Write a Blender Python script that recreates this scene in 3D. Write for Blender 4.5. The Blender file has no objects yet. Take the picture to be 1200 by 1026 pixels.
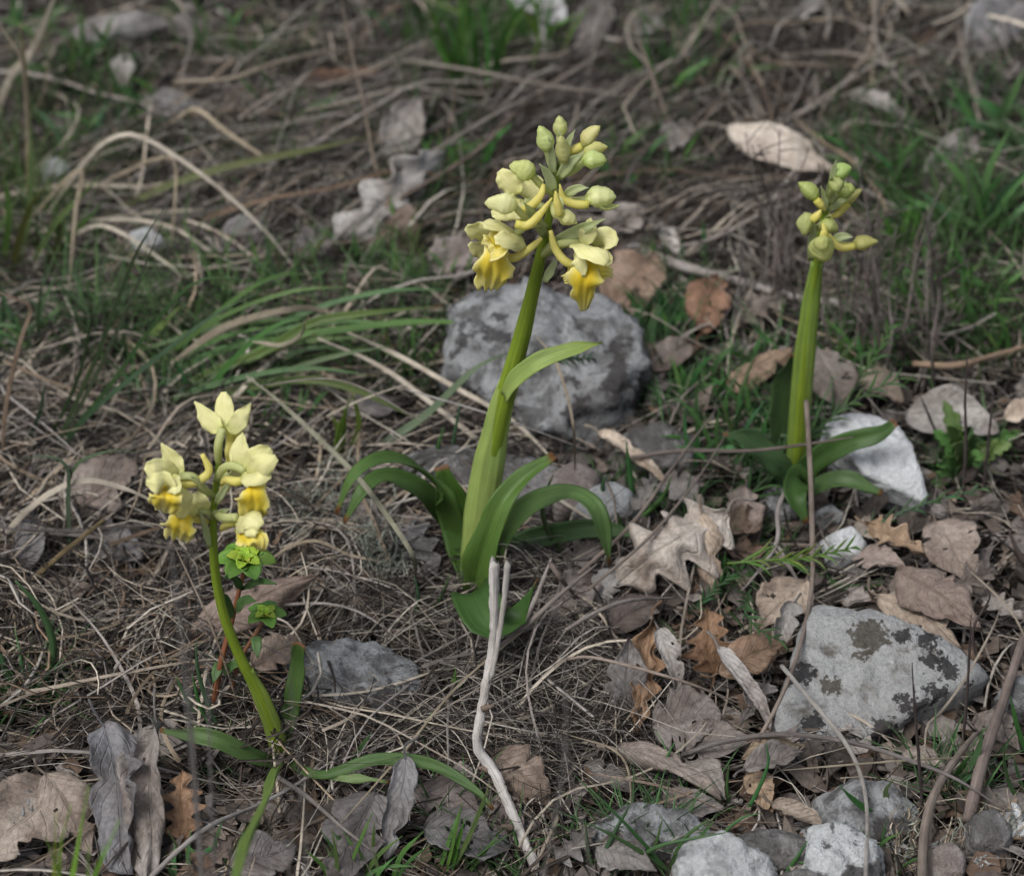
import bpy, math, random
import numpy as np
from mathutils import Vector, Matrix, noise
V = Vector
rnd = random.Random(7)
npr = np.random.RandomState(11)
scene = bpy.context.scene
COL = scene.collection

# ------------------------------------------------------------------ camera
PITCH = math.radians(33.0)
DIST = 1.12
LENS = 100.0
FOCUS = 0.93
FPX = LENS / 36.0 * 1200.0
CAM = V((0, -DIST * math.cos(PITCH), DIST * math.sin(PITCH)))
FWD = V((0, math.cos(PITCH), -math.sin(PITCH)))
RIGHT = V((1, 0, 0))
UPV = V((0, math.sin(PITCH), math.cos(PITCH)))
cd = bpy.data.cameras.new("camera")
cam = bpy.data.objects.new("camera", cd)
COL.objects.link(cam)
cam.location = CAM
cam.rotation_euler = (math.pi / 2 - PITCH, 0, 0)
cd.lens = LENS
cd.sensor_width = 36.0
cd.clip_start = 0.02
cd.clip_end = 200.0
cd.dof.use_dof = True
cd.dof.focus_distance = FOCUS
cd.dof.aperture_fstop = 13.0
cd.dof.aperture_blades = 9
scene.camera = cam

# ------------------------------------------------------------------ sky and sun (bright overcast)
world = bpy.data.worlds.new("World")
scene.world = world
world.use_nodes = True
wn = world.node_tree
bg = wn.nodes["Background"]
sky = wn.nodes.new("ShaderNodeTexSky")
sky.sky_type = 'NISHITA'
sky.sun_disc = False
SUN_EL, SUN_AZ = math.radians(57), math.radians(-136)
sky.sun_elevation = SUN_EL
sky.sun_rotation = SUN_AZ
sky.air_density = 1.0
sky.dust_density = 4.0
sky.ozone_density = 1.0
hs = wn.nodes.new("ShaderNodeHueSaturation")
hs.inputs["Saturation"].default_value = 0.5
wn.links.new(sky.outputs[0], hs.inputs["Color"])
wn.links.new(hs.outputs[0], bg.inputs[0])
bg.inputs[1].default_value = 0.085
sd = bpy.data.lights.new("sun", 'SUN')
sun = bpy.data.objects.new("sun", sd)
COL.objects.link(sun)
sd.energy = 1.5
sd.angle = math.radians(26)
sd.color = (1.0, 0.985, 0.965)
sdir = V((math.sin(SUN_AZ) * math.cos(SUN_EL), math.cos(SUN_AZ) * math.cos(SUN_EL), math.sin(SUN_EL)))
sun.rotation_euler = sdir.to_track_quat('Z', 'Y').to_euler()
sun.location = sdir * 3
vs = scene.view_settings
vs.view_transform = 'Standard'
vs.look = 'None'
vs.exposure = 0.52
vs.gamma = 1.0
vs.use_curve_mapping = False
scene.cycles.use_denoising = True
scene.cycles.max_bounces = 4
scene.cycles.diffuse_bounces = 2
scene.cycles.use_adaptive_sampling = True
scene.cycles.adaptive_threshold = 0.03
scene.cycles.transmission_bounces = 2
scene.cycles.caustics_reflective = False
scene.cycles.caustics_refractive = False

# ------------------------------------------------------------------ pixels (of the 1200 x 1026 photograph) to places
_W = [(3.1, 1.7, .4, .0035), (-5.2, 4.1, 1.9, .003), (9.0, -6.5, 2.6, .002), (14.0, 11.0, .9, .0018), (-23.0, 17.0, 3.3, .0013), (31.0, 27.0, 5.1, .0008), (57.0, -38.0, 1.1, .0022), (-44.0, -71.0, 4.2, .0022), (96.0, 63.0, 2.2, .0014), (-83.0, 110.0, .6, .0012)]
def gz(x, y):
    z = 0
    for a, b, p, k in _W:
        z = z + k * np.sin(a * x + b * y + p)
    return z
def ray(px, py):
    return FWD * FPX + RIGHT * (px - 600.0) - UPV * (py - 513.0)
def on_y(px, py, y):
    d = ray(px, py)
    return CAM + d * ((y - CAM.y) / d.y)
def on_g(px, py, h=0.0):
    d = ray(px, py)
    z = h
    for _ in range(4):
        p = CAM + d * ((z - CAM.z) / d.z)
        z = float(gz(p.x, p.y)) + h
    return p
def scale_at(p):
    return (V(p) - CAM).dot(FWD) / FPX
def above(px, p, h=.005):
    """p, or where its pixel meets the litter when p would be under the ground"""
    return p if p.z > float(gz(p.x, p.y)) + h else on_g(px[0], px[1], h)
def arc(pts, y1=None, dy=0.0, h=0.0):
    """points of something that rises from the ground at the first pixel; its distance runs from there to y1 (or + dy)"""
    b = on_g(*pts[0], h)
    ye = b.y + dy if y1 is None else y1
    n = len(pts)
    return [b] + [above(pts[i], on_y(pts[i][0], pts[i][1], b.y + (ye - b.y) * i / (n - 1))) for i in range(1, n)]
def span(pts, h0=0.004, h1=0.004, bow=0.0):
    """points of something whose two ends touch the ground"""
    a, b = on_g(*pts[0], h0), on_g(*pts[-1], h1)
    n = len(pts)
    out = [a]
    for i in range(1, n - 1):
        t = i / (n - 1)
        out.append(above(pts[i], on_y(pts[i][0], pts[i][1], a.y + (b.y - a.y) * t + bow * math.sin(math.pi * t)), max(.003, h0)))
    return out + [b]
def lying(pts, hs):
    """points lying at given heights over the ground"""
    if not isinstance(hs, (list, tuple)):
        hs = [hs] * len(pts)
    return [on_g(p[0], p[1], h) for p, h in zip(pts, hs)]

# ------------------------------------------------------------------ materials
def newmat(name):
    m = bpy.data.materials.new(name)
    m.use_nodes = True
    nt = m.node_tree
    return m, nt, nt.nodes["Principled BSDF"], nt.nodes["Material Output"]
def N(nt, typ, **kw):
    n = nt.nodes.new(typ)
    for k, v in kw.items():
        if k.startswith("i_"):
            n.inputs[k[2:].replace("_", " ")].default_value = v
        else:
            setattr(n, k, v)
    return n
def L(nt, a, b):
    nt.links.new(a, b)
def mathn(nt, op, a, b=None, clamp=False):
    n = nt.nodes.new("ShaderNodeMath")
    n.operation = op
    n.use_clamp = clamp
    for i, v in enumerate((a, b)):
        if v is None:
            continue
        if isinstance(v, (int, float)):
            n.inputs[i].default_value = v
        else:
            nt.links.new(v, n.inputs[i])
    return n.outputs[0]
def mixn(nt, fac, a, b, mode='MIX'):
    n = nt.nodes.new("ShaderNodeMixRGB")
    n.blend_type = mode
    for s, v in (("Fac", fac), ("Color1", a), ("Color2", b)):
        if isinstance(v, (int, float)):
            n.inputs[s].default_value = v
        elif isinstance(v, tuple):
            n.inputs[s].default_value = v if len(v) == 4 else (*v, 1)
        else:
            nt.links.new(v, n.inputs[s])
    return n.outputs[0]
def ramp(nt, fac, stops, interp='LINEAR'):
    n = nt.nodes.new("ShaderNodeValToRGB")
    n.color_ramp.interpolation = interp
    e = n.color_ramp.elements
    while len(e) < len(stops):
        e.new(0.5)
    for el, (p, c) in zip(e, stops):
        el.position = p
        el.color = (c, c, c, 1) if isinstance(c, (int, float)) else (*c, 1)
    nt.links.new(fac, n.inputs[0])
    return n.outputs[0]
def noisen(nt, vec, scale, detail=4, rough=.55, dist=0.0):
    n = N(nt, "ShaderNodeTexNoise")
    n.inputs["Scale"].default_value = scale
    n.inputs["Detail"].default_value = detail
    n.inputs["Roughness"].default_value = rough
    n.inputs["Distortion"].default_value = dist
    if vec is not None:
        nt.links.new(vec, n.inputs["Vector"])
    return n.outputs["Fac"]
def bump(nt, bsdf, height, dist, strength=.6):
    n = N(nt, "ShaderNodeBump")
    n.inputs["Strength"].default_value = strength
    n.inputs["Distance"].default_value = dist
    nt.links.new(height, n.inputs["Height"])
    nt.links.new(n.outputs[0], bsdf.inputs["Normal"])
    return n
def translucent(nt, bsdf, out, color, amount):
    t = N(nt, "ShaderNodeBsdfTranslucent")
    if isinstance(color, tuple):
        t.inputs[0].default_value = (*color, 1)
    else:
        nt.links.new(color, t.inputs[0])
    mx = N(nt, "ShaderNodeMixShader")
    mx.inputs[0].default_value = amount
    nt.links.new(bsdf.outputs[0], mx.inputs[1])
    nt.links.new(t.outputs[0], mx.inputs[2])
    nt.links.new(mx.outputs[0], out.inputs[0])
def coords(nt):
    return N(nt, "ShaderNodeTexCoord")
def uvs(nt):
    uv = N(nt, "ShaderNodeUVMap")
    sp = N(nt, "ShaderNodeSeparateXYZ")
    nt.links.new(uv.outputs[0], sp.inputs[0])
    return uv.outputs[0], sp.outputs[0], sp.outputs[1]
def mapped(nt, vec, sx, sy, sz):
    m = N(nt, "ShaderNodeMapping")
    m.inputs["Scale"].default_value = (sx, sy, sz)
    nt.links.new(vec, m.inputs[0])
    return m.outputs[0]

MAT = {}
def build_materials():
    # dry straw that carries each strand's own colour
    m, nt, b, o = newmat("straw")
    at = N(nt, "ShaderNodeAttribute", attribute_name="Col")
    tc = coords(nt)
    f = noisen(nt, tc.outputs["Object"], 420, 3)
    c = mixn(nt, 0.75, at.outputs[0], ramp(nt, f, [(.3, .45), (.7, 1.25)]), 'MULTIPLY')
    L(nt, c, b.inputs["Base Color"])
    b.inputs["Roughness"].default_value = .72
    b.inputs["Specular IOR Level"].default_value = .25
    MAT["straw"] = m
    # single stalks and twigs, coloured per object
    m, nt, b, o = newmat("dry_stalk")
    oi = N(nt, "ShaderNodeObjectInfo")
    uv, u, v = uvs(nt)
    st = noisen(nt, mapped(nt, uv, 9, 1.6, 1), 3.0, 6, .75)
    tc = coords(nt)
    bl = noisen(nt, tc.outputs["Object"], 95, 4, .6)
    c = mixn(nt, .8, oi.outputs["Color"], ramp(nt, st, [(.34, .26), (.46, .88), (.72, 1.25)]), 'MULTIPLY')
    c = mixn(nt, .6, c, ramp(nt, bl, [(.35, (.46, .43, .40)), (.6, (1.04, 1.05, 1.06))]), 'MULTIPLY')
    L(nt, c, b.inputs["Base Color"])
    b.inputs["Roughness"].default_value = .68
    b.inputs["Specular IOR Level"].default_value = .3
    bump(nt, b, st, .0008, .9)
    MAT["dry_stalk"] = m
    # fallen leaf
    m, nt, b, o = newmat("fallen_leaf")
    oi = N(nt, "ShaderNodeObjectInfo")
    uv, u, v = uvs(nt)
    tc = coords(nt)
    s = mathn(nt, 'ABSOLUTE', mathn(nt, 'MULTIPLY', mathn(nt, 'SUBTRACT', u, .5), 2.0))
    wob = mathn(nt, 'MULTIPLY', noisen(nt, uv, 5, 2), .1)
    q = mathn(nt, 'FRACT', mathn(nt, 'ADD', mathn(nt, 'MULTIPLY', mathn(nt, 'SUBTRACT', v, mathn(nt, 'MULTIPLY', s, .3)), 8.0), mathn(nt, 'MULTIPLY', wob, 8)))
    q = mathn(nt, 'ABSOLUTE', mathn(nt, 'SUBTRACT', q, .5))
    side = ramp(nt, q, [(0.0, 1.0), (.05, .8), (.11, 0.0)])
    mid = ramp(nt, s, [(0, 1), (.03, .9), (.065, 0)])
    vein = mathn(nt, 'MAXIMUM', mathn(nt, 'MULTIPLY', side, .6), mid)
    n1 = noisen(nt, tc.outputs["Object"], 55, 5, .62)
    n2 = noisen(nt, tc.outputs["Object"], 380, 4, .65)
    ret = N(nt, "ShaderNodeTexVoronoi", feature='DISTANCE_TO_EDGE')
    ret.inputs["Scale"].default_value = 520
    L(nt, tc.outputs["Object"], ret.inputs["Vector"])
    rr = ramp(nt, ret.outputs["Distance"], [(0, 0), (.25, 1)])
    c = mixn(nt, .95, oi.outputs["Color"], ramp(nt, n1, [(.25, (.34, .28, .24)), (.42, (.74, .70, .68)), (.58, (1.0, 1.0, 1.0)), (.72, (1.35, 1.36, 1.38))]), 'MULTIPLY')
    c = mixn(nt, .75, c, ramp(nt, n2, [(.3, .5), (.62, 1.2)]), 'MULTIPLY')
    c = mixn(nt, .12, c, rr, 'MULTIPLY')
    c = mixn(nt, mathn(nt, 'MULTIPLY', vein, .3), c, mixn(nt, 1.0, c, (1.7, 1.6, 1.5), 'MULTIPLY'))
    L(nt, c, b.inputs["Base Color"])
    b.inputs["Roughness"].default_value = .62
    b.inputs["Specular IOR Level"].default_value = .35
    hgt = mathn(nt, 'ADD', mathn(nt, 'MULTIPLY', vein, .8), mathn(nt, 'ADD', mathn(nt, 'MULTIPLY', n2, .5), mathn(nt, 'MULTIPLY', rr, .15)))
    bump(nt, b, hgt, .0007, .8)
    translucent(nt, b, o, c, .1)
    MAT["fallen_leaf"] = m
    # fresh green blade or leaf, parallel veins, coloured per object; tips may be scorched (uv above 1)
    for name, rough, trans, vein_n in (("green_leaf", .5, .2, 11), ("grass_blade", .5, .14, 5)):
        m, nt, b, o = newmat(name)
        oi = N(nt, "ShaderNodeObjectInfo")
        uv, u, v = uvs(nt)
        st = noisen(nt, mapped(nt, uv, vein_n, 1.2, 1), 2.0, 3, .6)
        tc = coords(nt)
        bl = noisen(nt, tc.outputs["Object"], 70, 3, .55)
        wv = mathn(nt, 'ABSOLUTE', mathn(nt, 'SINE', mathn(nt, 'MULTIPLY', u, math.pi * vein_n)))
        c = mixn(nt, .7, oi.outputs["Color"], ramp(nt, st, [(.3, .62), (.7, 1.3)]), 'MULTIPLY')
        c = mixn(nt, .6, c, ramp(nt, bl, [(.3, (.7, .78, .7)), (.7, (1.25, 1.2, 1.15))]), 'MULTIPLY')
        c = mixn(nt, .14, c, ramp(nt, wv, [(0, .55), (.5, 1.0)]), 'MULTIPLY')
        tip = ramp(nt, mathn(nt, 'ADD', v, mathn(nt, 'MULTIPLY', mathn(nt, 'SUBTRACT', bl, .5), .08)), [(.955, 0), (.985, 1)])
        c = mixn(nt, mathn(nt, 'MULTIPLY', tip, oi.outputs["Alpha"]), c, (.16, .075, .03))
        L(nt, c, b.inputs["Base Color"])
        b.inputs["Roughness"].default_value = rough
        b.inputs["Specular IOR Level"].default_value = .4
        bump(nt, b, mathn(nt, 'ADD', mathn(nt, 'MULTIPLY', wv, .5), st), .0002, .4)
        translucent(nt, b, o, mixn(nt, 1.0, c, (1.5, 1.5, .9), 'MULTIPLY'), trans)
        MAT[name] = m
    # petals and buds
    m, nt, b, o = newmat("petal")
    oi = N(nt, "ShaderNodeObjectInfo")
    uv, u, v = uvs(nt)
    st = noisen(nt, mapped(nt, uv, 9, 1.0, 1), 2.0, 3, .6)
    c = mixn(nt, .7, oi.outputs["Color"], ramp(nt, st, [(.3, (.84, .85, .60)), (.7, (1.08, 1.07, 1.05))]), 'MULTIPLY')
    tcp = coords(nt)
    c = mixn(nt, .5, c, ramp(nt, noisen(nt, tcp.outputs['Object'], 160, 4, .6), [(.3, (.90, .90, .70)), (.6, (1.04, 1.04, 1.04))]), 'MULTIPLY')
    base = ramp(nt, v, [(0.0, .6), (.3, 0.0)])
    c = mixn(nt, base, c, mixn(nt, 1.0, c, (.84, .90, .5), 'MULTIPLY'))
    L(nt, c, b.inputs["Base Color"])
    b.inputs["Roughness"].default_value = .48
    b.inputs["Specular IOR Level"].default_value = .3
    bump(nt, b, st, .00025, .5)
    translucent(nt, b, o, c, .42)
    MAT["petal"] = m
    m, nt, b, o = newmat("lip")
    uv, u, v = uvs(nt)
    s = mathn(nt, 'ABSOLUTE', mathn(nt, 'MULTIPLY', mathn(nt, 'SUBTRACT', u, .5), 2.0))
    edge = mathn(nt, 'MAXIMUM', mathn(nt, 'MULTIPLY', s, 1.0), mathn(nt, 'MULTIPLY', v, 1.0))
    nz = noisen(nt, uv, 7, 3)
    edge = mathn(nt, 'ADD', edge, mathn(nt, 'MULTIPLY', mathn(nt, 'SUBTRACT', nz, .5), .35))
    c = ramp(nt, edge, [(.3, (.92, .70, .02)), (.7, (.93, .80, .13)), (1.0, (.94, .88, .42))])
    dots = N(nt, "ShaderNodeTexVoronoi")
    dots.inputs["Scale"].default_value = 13
    L(nt, uv, dots.inputs["Vector"])
    dm = mathn(nt, 'MULTIPLY', ramp(nt, dots.outputs["Distance"], [(.16, 1), (.24, 0)]), ramp(nt, mathn(nt, 'ADD', s, mathn(nt, 'MULTIPLY', v, .8)), [(.3, 1), (.7, 0)]))
    c = mixn(nt, mathn(nt, 'MULTIPLY', dm, .6), c, (.35, .17, .02))
    L(nt, c, b.inputs["Base Color"])
    b.inputs["Roughness"].default_value = .55
    bump(nt, b, nz, .0004, .5)
    translucent(nt, b, o, c, .42)
    MAT["lip"] = m
    # green grass that carries each blade's own colour
    m, nt, b, o = newmat("grass_mass")
    at = N(nt, "ShaderNodeAttribute", attribute_name="Col")
    L(nt, at.outputs[0], b.inputs["Base Color"])
    b.inputs["Roughness"].default_value = .5
    b.inputs["Specular IOR Level"].default_value = .35
    translucent(nt, b, o, at.outputs[0], .2)
    MAT["grass_mass"] = m
    # soil
    m, nt, b, o = newmat("soil")
    tc = coords(nt)
    n1 = noisen(nt, tc.outputs["Object"], 30, 6, .65)
    n2 = noisen(nt, tc.outputs["Object"], 400, 5, .7)
    c = ramp(nt, n1, [(.3, (.010, .008, .0065)), (.55, (.022, .018, .015)), (.75, (.05, .042, .035))])
    c = mixn(nt, .9, c, ramp(nt, n2, [(.3, .35), (.7, 1.5)]), 'MULTIPLY')
    L(nt, c, b.inputs["Base Color"])
    b.inputs["Roughness"].default_value = .95
    b.inputs["Specular IOR Level"].default_value = .1
    bump(nt, b, mathn(nt, 'ADD', n1, mathn(nt, 'MULTIPLY', n2, .6)), .004, .9)
    MAT["soil"] = m
build_materials()

def stone_material(name, base, pale, pale_amt, dark_amt, patches=(), dirt=.4, scale=1.0):
    """limestone with pale crusts, dark lichen and dirt; patches are (point, radius, colour) of single lichen spots"""
    m, nt, b, o = newmat(name)
    tc = coords(nt)
    P = tc.outputs["Object"]
    n1 = noisen(nt, P, 26 * scale, 6, .62)
    n2 = noisen(nt, P, 120 * scale, 6, .7)
    n3 = noisen(nt, P, 600 * scale, 4, .7)
    n4 = noisen(nt, P, 60 * scale, 5, .68, .6)
    c = ramp(nt, n1, [(.3, tuple(x * .5 for x in base)), (.5, base), (.72, tuple(min(1, x * 1.45) for x in base))])
    pm = ramp(nt, mathn(nt, 'ADD', mathn(nt, 'MULTIPLY', n4, .6), mathn(nt, 'MULTIPLY', n2, .4)), [(.62 - pale_amt * .3 - .05, 0), (.62 - pale_amt * .3 + .05, 1)])
    pc = mixn(nt, .6, (*pale, 1), ramp(nt, n2, [(.3, (.7, .71, .72)), (.65, (1.1, 1.1, 1.1))]), 'MULTIPLY')
    c = mixn(nt, pm, c, pc)
    if dark_amt:
        dk = ramp(nt, mathn(nt, 'ADD', mathn(nt, 'MULTIPLY', noisen(nt, P, 38 * scale, 6, .7), .75), mathn(nt, 'MULTIPLY', n2, .25)), [(.68 - dark_amt * .25, 0), (.71 - dark_amt * .25, 1)])
        c = mixn(nt, mathn(nt, 'MULTIPLY', dk, .85), c, (.035, .032, .033))
    if patches:
        ds = N(nt, "ShaderNodeTexNoise")
        ds.inputs["Scale"].default_value = 300
        ds.inputs["Detail"].default_value = 4
        ds.inputs["Roughness"].default_value = .7
        L(nt, P, ds.inputs["Vector"])
        off = N(nt, "ShaderNodeVectorMath", operation='SUBTRACT')
        L(nt, ds.outputs["Color"], off.inputs[0])
        off.inputs[1].default_value = (.5, .5, .5)
        sc = N(nt, "ShaderNodeVectorMath", operation='SCALE')
        sc.inputs["Scale"].default_value = .017
        L(nt, off.outputs[0], sc.inputs[0])
        pp = N(nt, "ShaderNodeVectorMath", operation='ADD')
        L(nt, P, pp.inputs[0])
        L(nt, sc.outputs[0], pp.inputs[1])
        for pt, r, pcx in patches:
            dn = N(nt, "ShaderNodeVectorMath", operation='DISTANCE')
            L(nt, pp.outputs[0], dn.inputs[0])
            dn.inputs[1].default_value = tuple(pt)
            k = ramp(nt, mathn(nt, 'DIVIDE', dn.outputs["Value"], r * 2), [(.44, .92), (.52, 0)])
            c = mixn(nt, k, c, mixn(nt, .7, (*pcx, 1), ramp(nt, n2, [(.3, .6), (.7, 1.4)]), 'MULTIPLY'))
    c = mixn(nt, .7, c, ramp(nt, n3, [(.3, .62), (.65, 1.14)]), 'MULTIPLY')
    dm = ramp(nt, noisen(nt, P, 18 * scale, 6, .7), [(.5, 0), (.7, dirt)])
    c = mixn(nt, dm, c, (.07, .055, .045))
    L(nt, c, b.inputs["Base Color"])
    b.inputs["Roughness"].default_value = .88
    b.inputs["Specular IOR Level"].default_value = .25
    bump(nt, b, mathn(nt, 'ADD', mathn(nt, 'MULTIPLY', n2, 1.0), mathn(nt, 'MULTIPLY', n3, .4)), .004, 1.0)
    return m

# ------------------------------------------------------------------ mesh helpers
def put(name, verts, faces, mat, parent=None, base=None, uv=None, color=None, smooth=True):
    me = bpy.data.meshes.new(name)
    o0 = V(base) if base is not None else V((0, 0, 0))
    me.from_pydata([tuple(V(v) - o0) for v in verts], [], faces)
    if smooth:
        me.polygons.foreach_set("use_smooth", [True] * len(me.polygons))
    if uv is not None:
        ul = me.uv_layers.new(name="UVMap")
        li = np.empty(len(me.loops), dtype=np.int32)
        me.loops.foreach_get("vertex_index", li)
        ul.data.foreach_set("uv", np.asarray(uv, dtype=np.float32)[li].ravel())
    me.materials.append(MAT[mat] if isinstance(mat, str) else mat)
    ob = bpy.data.objects.new(name, me)
    COL.objects.link(ob)
    if parent is not None:
        ob.parent = parent
    elif base is not None:
        ob.location = o0
    if color is not None:
        ob.color = (*color, 1.0) if len(color) == 3 else color
    return ob
def tag(o, label, cat=None, group=None, kind=None):
    if label:
        o["label"] = label
    if cat:
        o["category"] = cat
    if group:
        o["group"] = group
    if kind:
        o["kind"] = kind
    return o
def thing(name, label, cat, base, group=None):
    o = bpy.data.objects.new(name, None)
    o.empty_display_size = .01
    COL.objects.link(o)
    o.location = base
    return tag(o, label, cat, group)
def catmull(pts, n):
    p = [V(q) for q in pts]
    if len(p) == 2:
        return [p[0].lerp(p[1], i / (n - 1)) for i in range(n)]
    e = [p[0] * 2 - p[1]] + p + [p[-1] * 2 - p[-2]]
    d = [0.0]
    for i in range(1, len(p)):
        d.append(d[-1] + (p[i] - p[i - 1]).length)
    out = []
    for k in range(n):
        x = d[-1] * k / (n - 1)
        i = 0
        while i < len(p) - 2 and d[i + 1] < x:
            i += 1
        t = (x - d[i]) / max(1e-9, d[i + 1] - d[i])
        a, b, c, f = e[i], e[i + 1], e[i + 2], e[i + 3]
        out.append(.5 * ((2 * b) + (c - a) * t + (2 * a - 5 * b + 4 * c - f) * t * t + (3 * b - a - 3 * c + f) * t ** 3))
    return out
def tangents(sp):
    n = len(sp)
    return [(sp[min(i + 1, n - 1)] - sp[max(i - 1, 0)]).normalized() for i in range(n)]
def lerp_list(vals, t):
    if not isinstance(vals, (list, tuple)):
        return vals
    x = t * (len(vals) - 1)
    i = min(int(x), len(vals) - 2)
    f = x - i
    f = f * f * (3 - 2 * f)
    return vals[i] * (1 - f) + vals[i + 1] * f
def tube(pts, radii, n=12, sides=7, cap=True, lobes=0, lobe_amp=0.0, wob=0.0, seed=0, jag=0.0):
    sp = catmull(pts, n)
    tg = tangents(sp)
    a = tg[0].orthogonal().normalized()
    vs_, fs, uv = [], [], []
    for i in range(n):
        t = tg[i]
        a = (a - t * a.dot(t)).normalized()
        b = t.cross(a)
        r = lerp_list(radii, i / (n - 1))
        for k in range(sides):
            th = 2 * math.pi * k / sides
            rr = r * (1 + lobe_amp * math.cos(lobes * th))
            if wob:
                rr *= 1 + wob * noise.noise(V((i * .7 + seed * 9.1, math.cos(th) * 1.3, math.sin(th) * 1.3)))
            p = sp[i] + a * (math.cos(th) * rr) + b * (math.sin(th) * rr)
            if jag and i in (0, n - 1):
                p += t * (jag * noise.noise(V((k * 1.7, seed + i, 3.1))) * 2)
            vs_.append(p)
            uv.append((k / sides, i / (n - 1)))
    for i in range(n - 1):
        for k in range(sides):
            k2 = (k + 1) % sides
            fs.append((i * sides + k, i * sides + k2, (i + 1) * sides + k2, (i + 1) * sides + k))
    if cap:
        fs.append(tuple(range(sides - 1, -1, -1)))
        fs.append(tuple((n - 1) * sides + k for k in range(sides)))
    return vs_, fs, uv
def sheet(rows_top, rows_bot, uvrows, skip=()):
    """closed thin sheet from two grids of points"""
    n, m = len(rows_top), len(rows_top[0])
    vs_ = [p for r in rows_top for p in r] + [p for r in rows_bot for p in r]
    uv = [q for r in uvrows for q in r] * 2
    o = n * m
    fs = []
    for i in range(n - 1):
        for j in range(m - 1):
            if (i, j) in skip:
                continue
            a, b, c, d = i * m + j, i * m + j + 1, (i + 1) * m + j + 1, (i + 1) * m + j
            fs.append((a, b, c, d))
            fs.append((o + a, o + d, o + c, o + b))
    for i in range(n - 1):
        a, d = i * m, (i + 1) * m
        fs.append((a, d, o + d, o + a))
        a, d = i * m + m - 1, (i + 1) * m + m - 1
        fs.append((a, o + a, o + d, d))
    for j in range(m - 1):
        fs.append((j, o + j, o + j + 1, j + 1))
        a, b = (n - 1) * m + j, (n - 1) * m + j + 1
        fs.append((a, b, o + b, o + a))
    return vs_, fs, uv
def ribbon(pts, hw, up, n=16, m=7, cup=0.0, vfold=0.0, thick=.0003, twist=0.0, wave=0.0, wfreq=3.0, seed=0, lobes=None):
    """leaf-like strip: hw = list of half widths along the strip, up = which way its upper face looks (one vector or a list)"""
    sp = catmull(pts, n)
    tg = tangents(sp)
    ups = up if isinstance(up, list) else [up]
    top, bot, uvr = [], [], []
    prev = None
    for i in range(n):
        t = i / (n - 1)
        x = t * (len(ups) - 1)
        k = min(int(x), max(0, len(ups) - 2))
        u = V(ups[0]) if len(ups) == 1 else V(ups[k]).lerp(V(ups[k + 1]), x - k)
        side = tg[i].cross(u)
        if side.length < 1e-4:
            side = prev if prev is not None else tg[i].orthogonal()
        side = side.normalized()
        if prev is not None and side.dot(prev) < 0:
            side = -side
        prev = side
        nr = side.cross(tg[i]).normalized()
        if twist:
            q = Matrix.Rotation(twist * t, 3, tg[i])
            side, nr = q @ side, q @ nr
        w = max(lerp_list(hw, t), 1e-5)
        rt, rb, ru = [], [], []
        for j in range(m):
            s = -1 + 2 * j / (m - 1)
            ww = w * (lobes(t, s) if lobes else 1.0)
            off = cup * w * s * s + vfold * w * abs(s)
            if wave:
                off += wave * abs(s) ** 1.5 * (noise.noise(V((t * wfreq * 2, s * 1.2 + seed, seed * 3.7))))
            p = sp[i] + side * (s * ww) + nr * off
            th = thick * (1 - .7 * abs(s)) * .5
            rt.append(p + nr * th)
            rb.append(p - nr * th)
            ru.append((s * .5 + .5, t))
        top.append(rt)
        bot.append(rb)
        uvr.append(ru)
    return sheet(top, bot, uvr)
# ------------------------------------------------------------------ ground: one sheet, fine where the camera looks
def make_ground():
    def axis(lo, hi, step):
        core = list(np.arange(lo, hi + 1e-6, step))
        out, d = [], step
        a, b = core[0], core[-1]
        left, right = [], []
        while d < 12:
            d *= 1.6
            a -= d
            b += d
            left.append(a)
            right.append(b)
        return np.array(left[::-1] + core + right)
    xs, ys = axis(-.5, .5, .006), axis(-.42, .75, .006)
    X, Y = np.meshgrid(xs, ys)
    Z = gz(X, Y)
    Z = Z + .0016 * np.sin(X * 211 + np.sin(Y * 93) * 2) * np.sin(Y * 187 + np.sin(X * 71) * 2)
    n, m = X.shape
    co = np.stack([X, Y, Z], -1).reshape(-1, 3)
    i = np.arange(n * m).reshape(n, m)
    f = np.stack([i[:-1, :-1], i[:-1, 1:], i[1:, 1:], i[1:, :-1]], -1).reshape(-1, 4)
    ob = put_np("ground", co, f, "soil")
    tag(ob, "dark soil under the dry litter", kind="structure")
def put_np(name, co, quads, mat, col=None, smooth=True):
    me = bpy.data.meshes.new(name)
    me.vertices.add(len(co))
    me.vertices.foreach_set("co", co.astype(np.float32).ravel())
    k = quads.shape[1]
    me.loops.add(quads.size)
    me.loops.foreach_set("vertex_index", quads.astype(np.int32).ravel())
    me.polygons.add(len(quads))
    me.polygons.foreach_set("loop_start", np.arange(0, quads.size, k, dtype=np.int32))
    me.polygons.foreach_set("use_smooth", np.full(len(quads), smooth))
    me.update(calc_edges=True)
    me.validate()
    if col is not None:
        a = me.color_attributes.new("Col", 'FLOAT_COLOR', 'POINT')
        a.data.foreach_set("color", np.concatenate([col, np.ones((len(col), 1))], 1).astype(np.float32).ravel())
    me.materials.append(MAT[mat] if isinstance(mat, str) else mat)
    ob = bpy.data.objects.new(name, me)
    COL.objects.link(ob)
    return ob
make_ground()

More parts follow.
